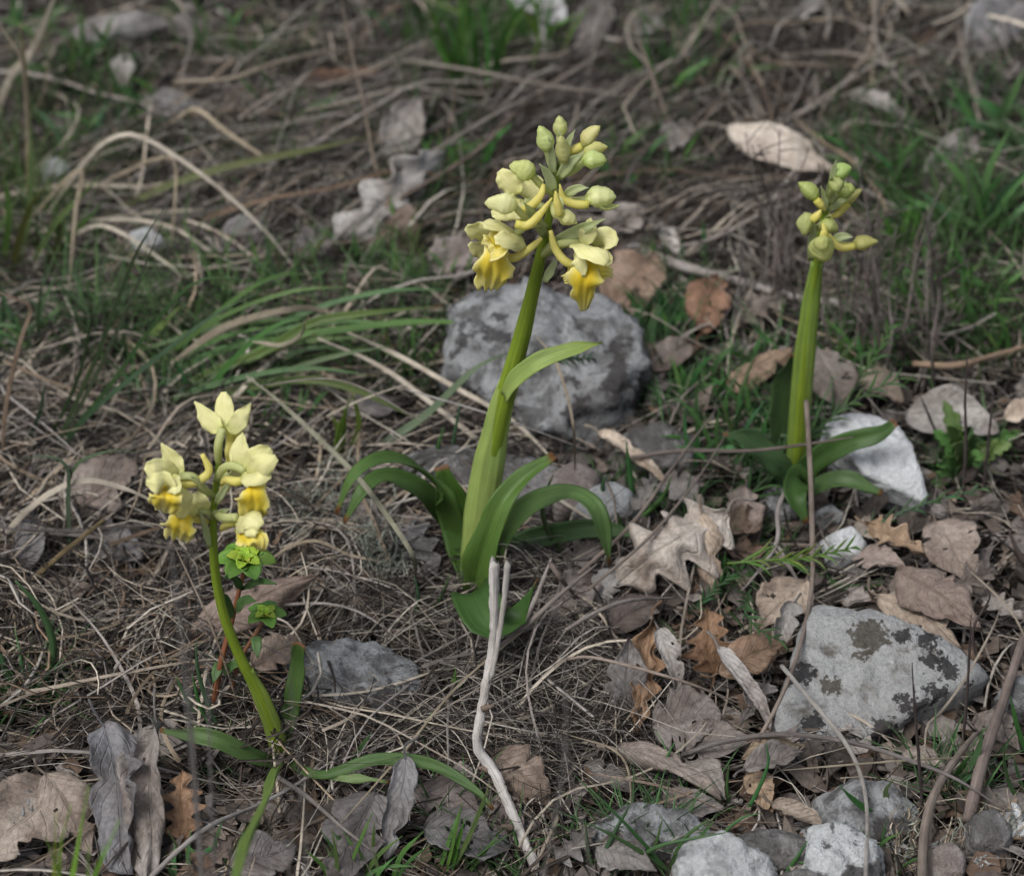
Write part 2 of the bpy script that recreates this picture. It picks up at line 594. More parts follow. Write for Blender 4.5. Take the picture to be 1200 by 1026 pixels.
# ------------------------------------------------------------------ stones
def stone(outline, label, mat, tilt=.4, rise=.012, thick=.03, p=14, seed=0, facets=4, rough=.05, name="stone", cat="stone", group=None, sub=5, flare=.35, patches=None):
    """convex limestone block: its upper face has the given outline and leans tilt of the way from lying flat to facing the camera"""
    cx = sum(q[0] for q in outline) / len(outline)
    cy = sum(q[1] for q in outline) / len(outline)
    c0 = on_g(cx, cy, rise + .007)
    n = (V((0, 0, 1)) * (1 - tilt) + (-FWD) * tilt).normalized()
    e1 = V((1, 0, 0))
    e2 = n.cross(e1)
    pts = []
    for q in outline:
        d = ray(*q)
        t = (c0 - CAM).dot(n) / d.dot(n)
        w = CAM + d * t - c0
        pts.append((w.dot(e1), w.dot(e2)))
    area = sum(pts[i][0] * pts[(i + 1) % len(pts)][1] - pts[(i + 1) % len(pts)][0] * pts[i][1] for i in range(len(pts)))
    if area < 0:
        pts.reverse()
    rr = random.Random(seed)
    cen = c0 - n * thick * .5
    planes = []
    R = math.sqrt(abs(area) / 2 / math.pi)
    for i in range(len(pts)):
        a, b = pts[i], pts[(i + 1) % len(pts)]
        ex, ey = b[0] - a[0], b[1] - a[1]
        ln = math.hypot(ex, ey) or 1e-6
        out = e1 * (ey / ln) + e2 * (-ex / ln)
        nn = (out + n * rr.uniform(.05, flare)).normalized()
        pe = e1 * a[0] + e2 * a[1] + n * thick * .5
        planes.append((nn, max(.1 * R, pe.dot(nn))))
    planes.append((n, thick * .5))
    planes.append((-n, thick * .7))
    for _ in range(facets):
        a = rr.uniform(0, 6.28)
        k = rr.uniform(.25, .75)
        nn = (n + e1 * math.cos(a) * k + e2 * math.sin(a) * k).normalized()
        ext = max((e1 * x + e2 * y + n * thick * .5).dot(nn) for x, y in pts)
        planes.append((nn, ext * rr.uniform(.72, .9)))
    import bmesh
    bm = bmesh.new()
    bmesh.ops.create_icosphere(bm, subdivisions=sub, radius=1)
    vs_, fs = [], []
    for v in bm.verts:
        d = v.co.normalized()
        s = 0.0
        for nn, dist in planes:
            x = d.dot(nn) / dist
            if x > 0:
                s += x ** p
        r = s ** (-1 / p)
        q = d * r
        k = V(q) / R + V((seed * 3.3, seed * 1.7, 0))
        dsp = noise.fractal(k * 2.2, 1.0, 2.1, 5) * rough * R
        vd = noise.voronoi(k * 2.4 + V((noise.noise(k * 3), noise.noise(k * 3 + V((7, 0, 0))), 0)) * .5)[0]
        dsp += (vd[1] - vd[0] - .35) * -rough * R * .9 + (vd[0] - .4) * rough * R * 1.1
        dsp += -abs(noise.noise(k * 4.5)) * rough * R * .7
        dsp += noise.fractal(k * 9, .9, 2.2, 4) * rough * R * .38
        st_ = q.dot(n) / R * 7 + noise.noise(k * 2) * 1.5
        dsp += (abs((st_ % 1) - .5) - .25) * rough * R * .35
        vs_.append(cen + q + d * dsp)
    fs = [tuple(v.index for v in f.verts) for f in bm.faces]
    bm.free()
    if patches:
        loc = []
        for (px, py), r, colr in patches:
            d = ray(px, py)
            t = (c0 - CAM).dot(n) / d.dot(n)
            w = CAM + d * t
            loc.append((w - cen, r * scale_at(w), colr))
        mat = stone_material("stone_with_lichen_spots", (.19, .175, .15), (.39, .395, .39), .7, 0.25, loc, dirt=.35)
    o = put(name, vs_, fs, mat, base=cen)
    tag(o, label, cat, group)
    return o
ST_GREY = stone_material("limestone_grey", (.14, .14, .14), (.36, .37, .375), .48, .62, dirt=.5)
ST_PALE = stone_material("limestone_pale", (.50, .51, .51), (.72, .74, .75), .7, .05, dirt=.2)
ST_WHITE = stone_material("limestone_white_black", (.36, .365, .37), (.56, .58, .58), .75, .7, dirt=.2)
ST_CHALK = stone_material("limestone_chalky", (.33, .335, .335), (.50, .515, .52), .6, .25, dirt=.35)
ST_DULL = stone_material("limestone_dull", (.13, .125, .12), (.27, .265, .26), .35, .25, dirt=.6)
ST_PINK = stone_material("limestone_pinkish", (.23, .195, .18), (.36, .33, .31), .35, .1, dirt=.35)
BLK = (.030, .028, .030)
BRN = (.085, .075, .06)
stone([(533, 352), (585, 326), (650, 324), (712, 340), (748, 380), (757, 432), (742, 470), (722, 488), (700, 520), (672, 533), (640, 508), (600, 486), (556, 460), (528, 425)],
      "large grey limestone boulder behind the tall middle orchid", ST_GREY, tilt=.66, rise=.020, thick=.05, p=40, seed=4, facets=6, rough=.12, flare=.12)
stone([(948, 697), (1010, 702), (1070, 728), (1128, 756), (1160, 778), (1158, 818), (1100, 850), (1040, 866), (985, 880), (940, 905), (915, 880), (905, 835), (928, 770)],
      "flat pale slab spotted with black lichen at the foot of brown leaves", ST_GREY, tilt=.42, rise=.008, thick=.024, p=40, seed=5, facets=3, rough=.05, flare=.05,
      patches=[((1018, 744), 24, BRN), ((985, 690), 10, BRN), ((1060, 744), 13, BLK), ((1088, 750), 13, BLK), ((1092, 772), 13, BLK), ((1112, 782), 15, BLK), ((1062, 820), 14, BLK), ((1085, 838), 20, BLK), ((1100, 815), 16, BLK),
               ((1036, 857), 20, BLK), ((953, 846), 16, BLK), ((973, 803), 13, BRN), ((940, 790), 16, BLK), ((915, 790), 20, BLK), ((985, 878), 22, BRN), ((940, 875), 10, BLK), ((1140, 805), 14, BLK), ((1012, 764), 11, BRN), ((1125, 832), 15, BLK)])
stone([(972, 488), (1010, 474), (1052, 488), (1072, 525), (1086, 580), (1076, 604), (1046, 590), (1016, 556), (974, 536)],
      "bright white elongated stone beside the budding orchid", ST_PALE, tilt=.6, rise=.017, thick=.024, p=36, seed=8, facets=3, rough=.06, flare=.05)
stone([(332, 762), (380, 744), (440, 748), (486, 772), (492, 812), (450, 836), (390, 832), (340, 810)],
      "low grey stone half buried in thatch between two orchids", ST_GREY, tilt=.4, rise=.012, thick=.028, p=30, seed=11, facets=5, rough=.06)
stone([(472, 528), (520, 510), (590, 520), (660, 545), (640, 585), (560, 590), (490, 575)],
      "dull flat slab behind the middle orchid's leaves", ST_DULL, tilt=.35, rise=.008, thick=.024, p=18, seed=13, facets=2)
stone([(968, 925), (1000, 910), (1050, 916), (1078, 944), (1066, 972), (1010, 982), (972, 962)],
      "smooth grey stone just below the lichen-spotted slab", ST_GREY, tilt=.45, rise=.009, thick=.022, p=22, seed=17, facets=4, rough=.06)
stone([(956, 968), (990, 962), (1028, 982), (1034, 1030), (1000, 1044), (962, 1032), (950, 1000)],
      "white stone blotched with black below the smooth grey stone", ST_WHITE, tilt=.5, rise=.013, thick=.026, p=30, seed=19, facets=6, rough=.09)
stone([(802, 984), (850, 972), (900, 1000), (908, 1040), (850, 1062), (794, 1050)],
      "pale chalky stone at the lower edge behind upright grass", ST_CHALK, tilt=.5, rise=.009, thick=.022, p=30, seed=23, facets=5, rough=.08)
stone([(696, 955), (740, 938), (800, 944), (832, 966), (800, 1000), (740, 1008), (700, 990)],
      "pale grey stone under curled leaves near the pale stalk", ST_GREY, tilt=.4, rise=.006, thick=.022, p=26, seed=29, facets=5, rough=.08)
stone([(862, 972), (905, 962), (950, 978), (952, 1004), (905, 1012), (868, 998)],
      "dark wedge of stone between two pale stones", ST_DULL, tilt=.35, rise=.008, thick=.02, p=12, seed=31, facets=3)
stone([(920, 1018), (945, 1012), (965, 1024), (958, 1044), (925, 1046)],
      "small rounded grey pebble at the very bottom edge", ST_DULL, tilt=.4, rise=.01, thick=.018, p=6, seed=37, facets=1, sub=4)
stone([(1096, 990), (1118, 982), (1134, 1000), (1128, 1022), (1100, 1022)],
      "brownish pebble beside pale lichen flakes", ST_PINK, tilt=.4, rise=.01, thick=.02, p=8, seed=41, facets=3, sub=4)
stone([(1142, 950), (1170, 942), (1186, 960), (1178, 986), (1148, 984)],
      "small dark grey pebble above pale lichen flakes", ST_DULL, tilt=.4, rise=.01, thick=.02, p=8, seed=43, facets=3, sub=4)
stone([(1184, 790), (1210, 780), (1225, 805), (1206, 826), (1186, 816)],
      "grey stone cut by the frame beside the brown twigs", ST_GREY, tilt=.4, rise=.01, thick=.024, p=8, seed=47, facets=3, sub=4)
stone([(976, 622), (1000, 614), (1014, 628), (1004, 644), (982, 642)],
      "tiny white pebble under the bright white stone", ST_PALE, tilt=.5, rise=.011, thick=.014, p=10, seed=53, facets=3, sub=4)
stone([(684, 572), (716, 560), (740, 572), (732, 596), (700, 600)],
      "small white stone behind the hooped green shoots", ST_CHALK, tilt=.45, rise=.01, thick=.018, p=10, seed=59, facets=3, sub=4)
stone([(640, 548), (672, 536), (702, 552), (694, 582), (656, 590)],
      "pinkish angular stone at the foot of the grey boulder", ST_PINK, tilt=.45, rise=.012, thick=.024, p=14, seed=61, facets=4, sub=4)
stone([(738, 502), (776, 492), (812, 506), (806, 540), (764, 546), (742, 530)],
      "dull angular stone at the right foot of the boulder", ST_DULL, tilt=.5, rise=.008, thick=.02, p=30, seed=67, facets=5, sub=5, rough=.08)
stone([(905, 566), (930, 560), (950, 578), (944, 604), (914, 606), (900, 588)],
      "grey stone under the budding orchid's lowest leaf", ST_GREY, tilt=.5, rise=.002, thick=.02, p=18, seed=71, facets=3, sub=4)
stone([(955, 596), (975, 588), (990, 600), (980, 616), (960, 616)],
      "rounded grey pebble between dry twig and white pebble", ST_GREY, tilt=.5, rise=.002, thick=.016, p=14, seed=73, facets=2, sub=4)
stone([(50, 186), (66, 178), (80, 190), (70, 204), (54, 202)], "pale out-of-focus stone chip in the grass tussock", ST_CHALK, tilt=.5, rise=.01, thick=.016, p=9, seed=79, facets=3, sub=4)
stone([(150, 268), (172, 260), (190, 274), (178, 288), (156, 288)], "pale stone chip under the arched dry grass blades", ST_CHALK, tilt=.5, rise=.01, thick=.018, p=9, seed=83, facets=3, sub=4)

# ------------------------------------------------------------------ straw litter
PAL = {
    "grey": [(.25, .22, .20), (.18, .158, .145), (.34, .305, .28), (.12, .104, .096)],
    "tan": [(.36, .29, .21), (.29, .225, .16), (.42, .355, .28), (.20, .155, .11)],
    "pale": [(.50, .44, .355), (.44, .38, .30), (.38, .33, .27), (.30, .26, .215)],
    "dark": [(.105, .083, .068), (.075, .058, .048), (.15, .118, .095), (.20, .16, .13)],
    "rust": [(.20, .14, .095), (.16, .108, .072), (.25, .19, .14), (.11, .078, .055)],
    "rotten": [(.040, .033, .028), (.027, .022, .019), (.058, .047, .040), (.050, .040, .032)],
    "bleached": [(.58, .53, .45), (.50, .45, .38), (.46, .42, .37)],
    "moss": [(.25, .275, .225), (.30, .33, .275), (.19, .21, .17), (.35, .37, .31)],
}
def plane_np(px, py):
    d = np.array(FWD)[None] * FPX + np.array(RIGHT)[None] * (px[:, None] - 600) - np.array(UPV)[None] * (py[:, None] - 513)
    t = -CAM.z / d[:, 2]
    return np.array(CAM)[None, :2] + d[:, :2] * t[:, None]
def strands(n, px, py, length, heading, curl, rad, h, arch, pals, K=7, thin=False):
    """spines (n,K,3), radii (n,K) and colours (n,3)"""
    p0 = plane_np(px, py)
    t = np.linspace(0, 1, K)[None]
    k1 = npr.normal(0, curl, n)[:, None]
    k2 = npr.normal(0, curl, n)[:, None]
    ph = npr.uniform(0, 6.28, n)[:, None]
    ang = heading[:, None] + k1 * t * 2 + k2 * np.sin(t * 5 + ph)
    st = length[:, None] / (K - 1)
    x = p0[:, :1] + np.cumsum(np.cos(ang) * st, 1) - (np.cos(ang) * st).sum(1, keepdims=True) / 2
    y = p0[:, 1:] + np.cumsum(np.sin(ang) * st, 1) - (np.sin(ang) * st).sum(1, keepdims=True) / 2
    tilt = npr.normal(0, 1, n)[:, None] * h[:, None] * .55
    z = gz(x, y) + np.maximum(.0006, h[:, None] + tilt * (t - .5) * 2 + arch[:, None] * np.sin(np.pi * t) * npr.uniform(.2, 1, n)[:, None])
    sp = np.stack([x, y, z], -1)
    if thin:
        mx, my = x.mean(1), y.mean(1)
        q = np.sin(mx * 61 + 1.3 * np.sin(my * 47)) * np.sin(my * 53 + 1.7 * np.sin(mx * 39 + 2)) + .6 * np.sin(mx * 131 + my * 97)
        z += np.clip(q, -1, 1)[:, None] * .0035 + .001
        sp[..., 2] = np.maximum(z, gz(x, y) + .0006)
        rad = np.where(q < -.55, rad * .0, rad)
    r = rad[:, None] * (1 - .55 * t ** 2)
    pal = np.array(sum([PAL[q] for q in pals], []))
    c = pal[npr.randint(0, len(pal), n)] * npr.uniform(.8, 1.4, (n, 1))
    u = npr.uniform(0, 1, (n, 1))
    rot = np.array(PAL["rotten"])[npr.randint(0, 4, n)]
    brt = np.array(PAL["bleached"])[npr.randint(0, 3, n)]
    c = np.where(u < .5, rot, np.where(u > .90, brt, c)) if thin else c
    return sp, r, c
def strand_mesh(name, sp, r, c, sides=3, mat="straw"):
    n, K, _ = sp.shape
    tg = np.gradient(sp, axis=1)
    tg /= np.linalg.norm(tg, axis=2, keepdims=True) + 1e-12
    up = np.zeros_like(tg)
    up[..., 2] = 1
    s = np.cross(tg, up)
    s /= np.linalg.norm(s, axis=2, keepdims=True) + 1e-9
    u = np.cross(s, tg)
    th = np.linspace(0, 2 * np.pi, sides, endpoint=False) + .5
    co = sp[:, :, None] + r[:, :, None, None] * (s[:, :, None] * np.cos(th)[None, None, :, None] + u[:, :, None] * np.sin(th)[None, None, :, None] * .45)
    idx = np.arange(n * K * sides).reshape(n, K, sides)
    a, b = idx[:, :-1], idx[:, 1:]
    f = np.stack([a, np.roll(a, -1, 2), np.roll(b, -1, 2), b], -1).reshape(-1, 4)
    col = np.repeat(c, K * sides, 0)
    grad = np.tile(np.repeat(np.linspace(.92, 1.08, K), sides), n)[:, None]
    return put_np(name, co.reshape(-1, 3), f, mat, col * grad)
# zone: rectangle in the photograph, count, length mm, heading on the ground (deg), spread, curl, radius mm, height mm, palettes, how many stand out singly, what they are called
ZONES = [
    ((-150, -90, 1350, 110), 2500, (40, 130), 15, 60, .4, (.3, .95), (1, 9), ["grey", "dark", "pale"], 22, "in litter along the upper edge"),
    ((300, 70, 900, 330), 3000, (60, 170), 48, 22, .2, (.3, .9), (1, 13), ["grey", "dark", "rust", "grey"], 40, "in straw behind the tall orchid"),
    ((-120, 90, 400, 420), 2900, (50, 140), 10, 55, .35, (.3, 1.0), (1, 10), ["pale", "grey", "tan", "grey"], 30, "among grass above the small orchid"),
    ((780, 0, 1330, 420), 2400, (50, 160), 100, 50, .45, (.3, .95), (1, 12), ["grey", "dark", "tan", "pale"], 32, "behind the orchid in bud"),
    ((-100, 380, 560, 670), 3100, (40, 130), 15, 45, .32, (.3, 1.1), (1, 10), ["grey", "pale", "tan", "pale"], 40, "around the small orchid's flowers"),
    ((-100, 640, 340, 900), 2600, (25, 90), 30, 65, .8, (.25, .85), (1, 13), ["grey", "tan", "pale", "rust"], 34, "in thatch left of small orchid"),
    ((330, 680, 740, 930), 2900, (25, 100), -10, 55, .3, (.2, .6), (1, 9), ["grey", "dark", "grey", "pale"], 38, "in the mat around the forked stalk"),
    ((560, 330, 1280, 720), 1200, (25, 90), 20, 70, .35, (.3, .8), (1, 6), ["grey", "dark", "pale"], 16, "between the boulder and white stone"),
    ((700, 700, 1300, 1120), 700, (20, 90), 20, 75, .35, (.25, .7), (1, 5), ["grey", "dark", "pale"], 14, "scattered about the lichen-spotted slab"),
    ((-100, 880, 760, 1130), 1200, (25, 100), 10, 70, .35, (.25, .7), (1, 6), ["grey", "dark", "tan"], 16, "between grey leaves along the lower edge"),
    ((-1500, -500, 2700, 1900), 3500, (40, 120), 20, 80, .4, (.4, 1.0), (1, 7), ["grey", "dark", "pale"], 0, ""),
]
parts_sp = []
singles = []
for rect, n, ln, hd, spread, curl, rad, h, pals, nind, lab in ZONES:
    px, py = npr.uniform(rect[0], rect[2], n), npr.uniform(rect[1], rect[3], n)
    f = npr.uniform(0, 1, n) ** 1.8
    hh = (h[0] + (h[1] - h[0]) * f) * .001
    S = strands(n, px, py, npr.uniform(ln[0], ln[1], n) * .001, np.radians(npr.normal(hd, spread, n)), curl, (rad[0] + (rad[1] * 1.6 - rad[0]) * npr.uniform(0, 1, n) ** 3) * .00062, hh, npr.uniform(0, 1, n) ** 2 * .012, pals, thin=True)
    keep = S[1][:, 0] > 1e-7
    S = tuple(q[keep] for q in S)
    parts_sp.append(S)
    if nind:
        px, py = npr.uniform(max(0, rect[0]), min(1200, rect[2]), nind), npr.uniform(max(0, rect[1]), min(1026, rect[3]), nind)
        S = strands(nind, px, py, npr.uniform(ln[1] * .6, ln[1] * 1.25, nind) * .001, np.radians(npr.normal(hd, spread, nind)), curl, npr.uniform(rad[1] * .8, rad[1] * 1.3, nind) * .00055,
                    npr.uniform(.5, 1.1, nind) * h[1] * .001, npr.uniform(0, 1, nind) * .014, [q for q in pals if q != "dark"] + ["pale"], K=10)
        singles.append((S, lab))
sp = np.concatenate([s[0] for s in parts_sp])
rr_ = np.concatenate([s[1] for s in parts_sp])
cc = np.concatenate([s[2] for s in parts_sp])
lit = strand_mesh("straw_litter", sp, rr_, cc)
tag(lit, "matted dry straw and dead grass covering the soil", "litter", kind="stuff")
# crumbs of broken leaf
def crumbs():
    n = 9000
    px, py = npr.uniform(-300, 1500, n), npr.uniform(-120, 1250, n)
    p = plane_np(px, py)
    s = npr.uniform(.0012, .0042, n)
    a = npr.uniform(0, 6.28, n)
    base = np.stack([p[:, 0], p[:, 1], gz(p[:, 0], p[:, 1]) + npr.uniform(.001, .007, n)], -1)
    e1 = np.stack([np.cos(a), np.sin(a), npr.normal(0, .35, n)], -1)
    e2 = np.stack([-np.sin(a), np.cos(a), npr.normal(0, .35, n)], -1)
    ca, sa = [-1, .9, 1.1, -.8], [-.6, -.8, .7, .6]
    co = np.stack([base + e1 * (s * c * npr.uniform(.6, 1.2, n))[:, None] + e2 * (s * d * npr.uniform(.5, 1.2, n))[:, None] for c, d in zip(ca, sa)], 1)
    nr = np.cross(e1, e2)
    lo = co - nr[:, None] * .0003
    allv = np.concatenate([co, lo], 1).reshape(-1, 3)
    o = np.arange(n)[:, None] * 8
    q = np.array([[0, 1, 2, 3], [7, 6, 5, 4], [0, 4, 5, 1], [1, 5, 6, 2], [2, 6, 7, 3], [3, 7, 4, 0]])
    f = (o[:, :, None] + q[None]).reshape(-1, 4)
    pal = np.array(PAL["grey"] + PAL["dark"] + PAL["rust"] + PAL["dark"])
    c = pal[npr.randint(0, len(pal), n)]
    tag(put_np("leaf_debris", allv, f, "straw", np.repeat(c, 8, 0), smooth=False), "crumbs of broken dry leaf strewn over the soil", "debris", kind="stuff")
crumbs()
def flakes():
    """torn curled flakes of dead leaf, too broken to count"""
    spots = [(560, 330, 1260, 720, 300), (690, 690, 1260, 1080, 300), (-60, 870, 720, 1080, 300), (-60, -60, 1260, 330, 380), (-60, 380, 540, 700, 160), (-900, -300, 2100, 1500, 500)]
    vs_, fs, cs = [], [], []
    rr = random.Random(3)
    pal = [(.17, .15, .138), (.12, .103, .093), (.20, .163, .136), (.07, .058, .05), (.12, .08, .056), (.27, .24, .22), (.085, .07, .062)]
    for x0, y0, x1, y1, n in spots:
        for _ in range(n):
            c = on_g(rr.uniform(x0, x1), rr.uniform(y0, y1), rr.uniform(.003, .008))
            a = rr.uniform(0, 6.28)
            nrm = (V((0, 0, 1)) - FWD * rr.uniform(-.2, .9) + V((rr.uniform(-.6, .6), rr.uniform(-.4, .4), 0))).normalized()
            e1 = nrm.orthogonal().normalized()
            e1 = Matrix.Rotation(a, 3, nrm) @ e1
            e2 = nrm.cross(e1)
            R = rr.uniform(.0022, .0072)
            asp = rr.uniform(.45, 1)
            cu = rr.uniform(-.6, .8) / R
            ring = 9
            o = len(vs_)
            vs_.append(c)
            for q in (.55, 1.0):
                for i in range(ring):
                    th = 6.283 * i / ring
                    rad = R * q * (1 + (.5 * rr.uniform(-1, 1) if q == 1 else 0))
                    u, v = math.cos(th) * rad, math.sin(th) * rad * asp
                    vs_.append(c + e1 * u + e2 * v + nrm * (cu * u * u * .8 + rr.uniform(-.0004, .0004)))
            for i in range(ring):
                j = (i + 1) % ring
                fs.append((o, o + 1 + i, o + 1 + j, o + 1 + j))
                fs.append((o + 1 + i, o + 1 + ring + i, o + 1 + ring + j, o + 1 + j))
            nv = 1 + 2 * ring
            top = len(vs_)
            for i in range(nv):
                vs_.append(vs_[o + i] - nrm * .00025)
            for i in range(ring):
                j = (i + 1) % ring
                fs.append((top, top + 1 + j, top + 1 + i, top + 1 + i))
                fs.append((top + 1 + j, top + 1 + ring + j, top + 1 + ring + i, top + 1 + i))
                fs.append((o + 1 + ring + i, top + 1 + ring + i, top + 1 + ring + j, o + 1 + ring + j))
            cl = rr.choice(pal)
            cs += [cl] * (2 * nv)
    me = bpy.data.meshes.new("leaf_flakes_debris")
    me.from_pydata([tuple(v) for v in vs_], [], [f[:3] if f[2] == f[3] else f for f in fs])
    at_ = me.color_attributes.new("Col", 'FLOAT_COLOR', 'POINT')
    at_.data.foreach_set("color", np.concatenate([np.array(cs), np.ones((len(cs), 1))], 1).astype(np.float32).ravel())
    me.materials.append(MAT["straw"])
    ob = bpy.data.objects.new("broken_leaf_debris", me)
    COL.objects.link(ob)
    tag(ob, "torn flakes of dead leaf mixed into the litter", "debris", kind="stuff")
flakes()
# fine green grass in drifts, past counting
def green_mass():
    drifts = [(90, 110, 90, 45, 90, 22, (.05, .10, .03)), (280, 90, 80, 40, 70, 20, (.05, .10, .03)), (40, 250, 60, 70, 110, 34, (.075, .13, .035)), (170, 190, 60, 40, 60, 20, (.045, .085, .03)), (330, 220, 60, 60, 60, 20, (.05, .09, .03)),
              (540, 70, 40, 40, 60, 36, (.05, .125, .025)), (620, 60, 50, 40, 60, 30, (.06, .13, .03)), (790, 100, 50, 40, 80, 26, (.045, .12, .03)), (760, 220, 60, 40, 70, 22, (.05, .11, .035)), (510, 230, 40, 60, 70, 26, (.04, .10, .025)),
              (440, 320, 60, 30, 90, 20, (.06, .11, .04)), (250, 400, 130, 60, 150, 30, (.07, .14, .04)), (120, 430, 110, 60, 90, 28, (.055, .105, .04)), (420, 430, 90, 50, 120, 24, (.06, .12, .04)), (300, 480, 120, 40, 110, 18, (.05, .10, .035)),
              (1050, 270, 60, 70, 150, 26, (.06, .13, .035)), (1140, 300, 70, 60, 170, 30, (.065, .14, .04)), (1110, 390, 90, 40, 150, 24, (.065, .14, .04)), (1170, 180, 50, 50, 80, 28, (.05, .115, .04)), (1010, 200, 50, 40, 60, 22, (.045, .10, .03)),
              (890, 530, 70, 60, 140, 22, (.055, .12, .04)), (790, 450, 50, 60, 90, 18, (.05, .11, .04)), (800, 380, 40, 30, 60, 16, (.045, .10, .03)), (1010, 430, 60, 40, 90, 22, (.055, .12, .035)), (850, 690, 60, 40, 90, 12, (.05, .11, .035)), (760, 620, 50, 50, 60, 14, (.055, .12, .04)),
              (1140, 560, 60, 40, 60, 16, (.07, .14, .05)), (560, 1000, 70, 40, 40, 18, (.06, .13, .04)), (760, 1000, 90, 40, 70, 18, (.06, .13, .045)), (280, 860, 60, 40, 30, 14, (.05, .11, .04)), (30, 790, 50, 50, 40, 16, (.06, .13, .045)), (1120, 930, 60, 50, 40, 16, (.06, .13, .045))]
    SP_, R_, C_ = [], [], []
    K = 6
    for cx, cy, rx, ry, n, hmm, col in drifts:
        n, hmm, col = int(n * (2.6 if cx < 600 else 1.9)), hmm * 1.2, tuple(q * (.78 if cy < 340 else .95) for q in col)
        cl = npr.normal(0, 1, (max(3, n // 14), 2))
        w = npr.randint(0, len(cl), n)
        px = cx + (cl[w, 0] * .55 + npr.normal(0, .22, n)) * rx
        py = cy + (cl[w, 1] * .55 + npr.normal(0, .22, n)) * ry
        p = plane_np(px, py)
        az = npr.uniform(0, 6.28, n)
        ln = npr.uniform(.5, 1.3, n) * hmm * .001
        lean = npr.uniform(.15, 1.1, n)
        t = np.linspace(0, 1, K)[None]
        out = ln[:, None] * (t * np.sin(lean)[:, None] + .35 * t ** 2)
        up = ln[:, None] * (t * np.cos(lean)[:, None] - .25 * t ** 2 * lean[:, None])
        x = p[:, :1] + np.cos(az)[:, None] * out
        y = p[:, 1:] + np.sin(az)[:, None] * out
        z = gz(p[:, :1], p[:, 1:]) + .002 + np.maximum(up, 0)
        SP_.append(np.stack([x, y, z], -1))
        R_.append(npr.uniform(.0004, .0009, n)[:, None] * (1.05 - t ** 2))
        C_.append(np.array(col)[None] * npr.uniform(.65, 1.7, (n, 1)) * np.array([1.0, 1, 1])[None])
    o = strand_mesh("grass", np.concatenate(SP_), np.concatenate(R_), np.concatenate(C_), mat="grass_mass")
    tag(o, "fine green grass sprouting in drifts through the litter", "grass", kind="stuff")
green_mass()
# lichen and moss cushions: short curly grey-green threads
def lichen(spots, label, n, ln, pals, rad, name):
    out = []
    for cx, cy, rx, ry in spots:
        a, r = npr.uniform(0, 6.28, n), np.sqrt(npr.uniform(0, 1, n))
        out.append(strands(n, cx + np.cos(a) * r * rx, cy + np.sin(a) * r * ry, npr.uniform(*ln, n) * .001, npr.uniform(0, 6.28, n), 1.6, npr.uniform(*rad, n) * .0005,
                           npr.uniform(.002, .010, n), npr.uniform(0, .006, n), pals, K=5))
    o = strand_mesh(name, *[np.concatenate([q[i] for q in out]) for i in range(3)])
    tag(o, label, "lichen", kind="stuff")
lichen([(425, 645, 35, 28), (375, 620, 45, 22), (452, 690, 28, 22), (350, 640, 22, 30), (400, 590, 30, 18)], "grey-green shrubby lichen threads behind the small orchid", 420, (5, 14), ["moss"], (.5, .9), "reindeer_lichen")
lichen([(1120, 930, 40, 26), (1060, 1000, 26, 20), (1150, 1005, 36, 16)], "fine grey-brown lichen threads about the small pebbles", 260, (4, 10), ["moss", "tan", "dark"], (.4, .8), "shrubby_lichen")
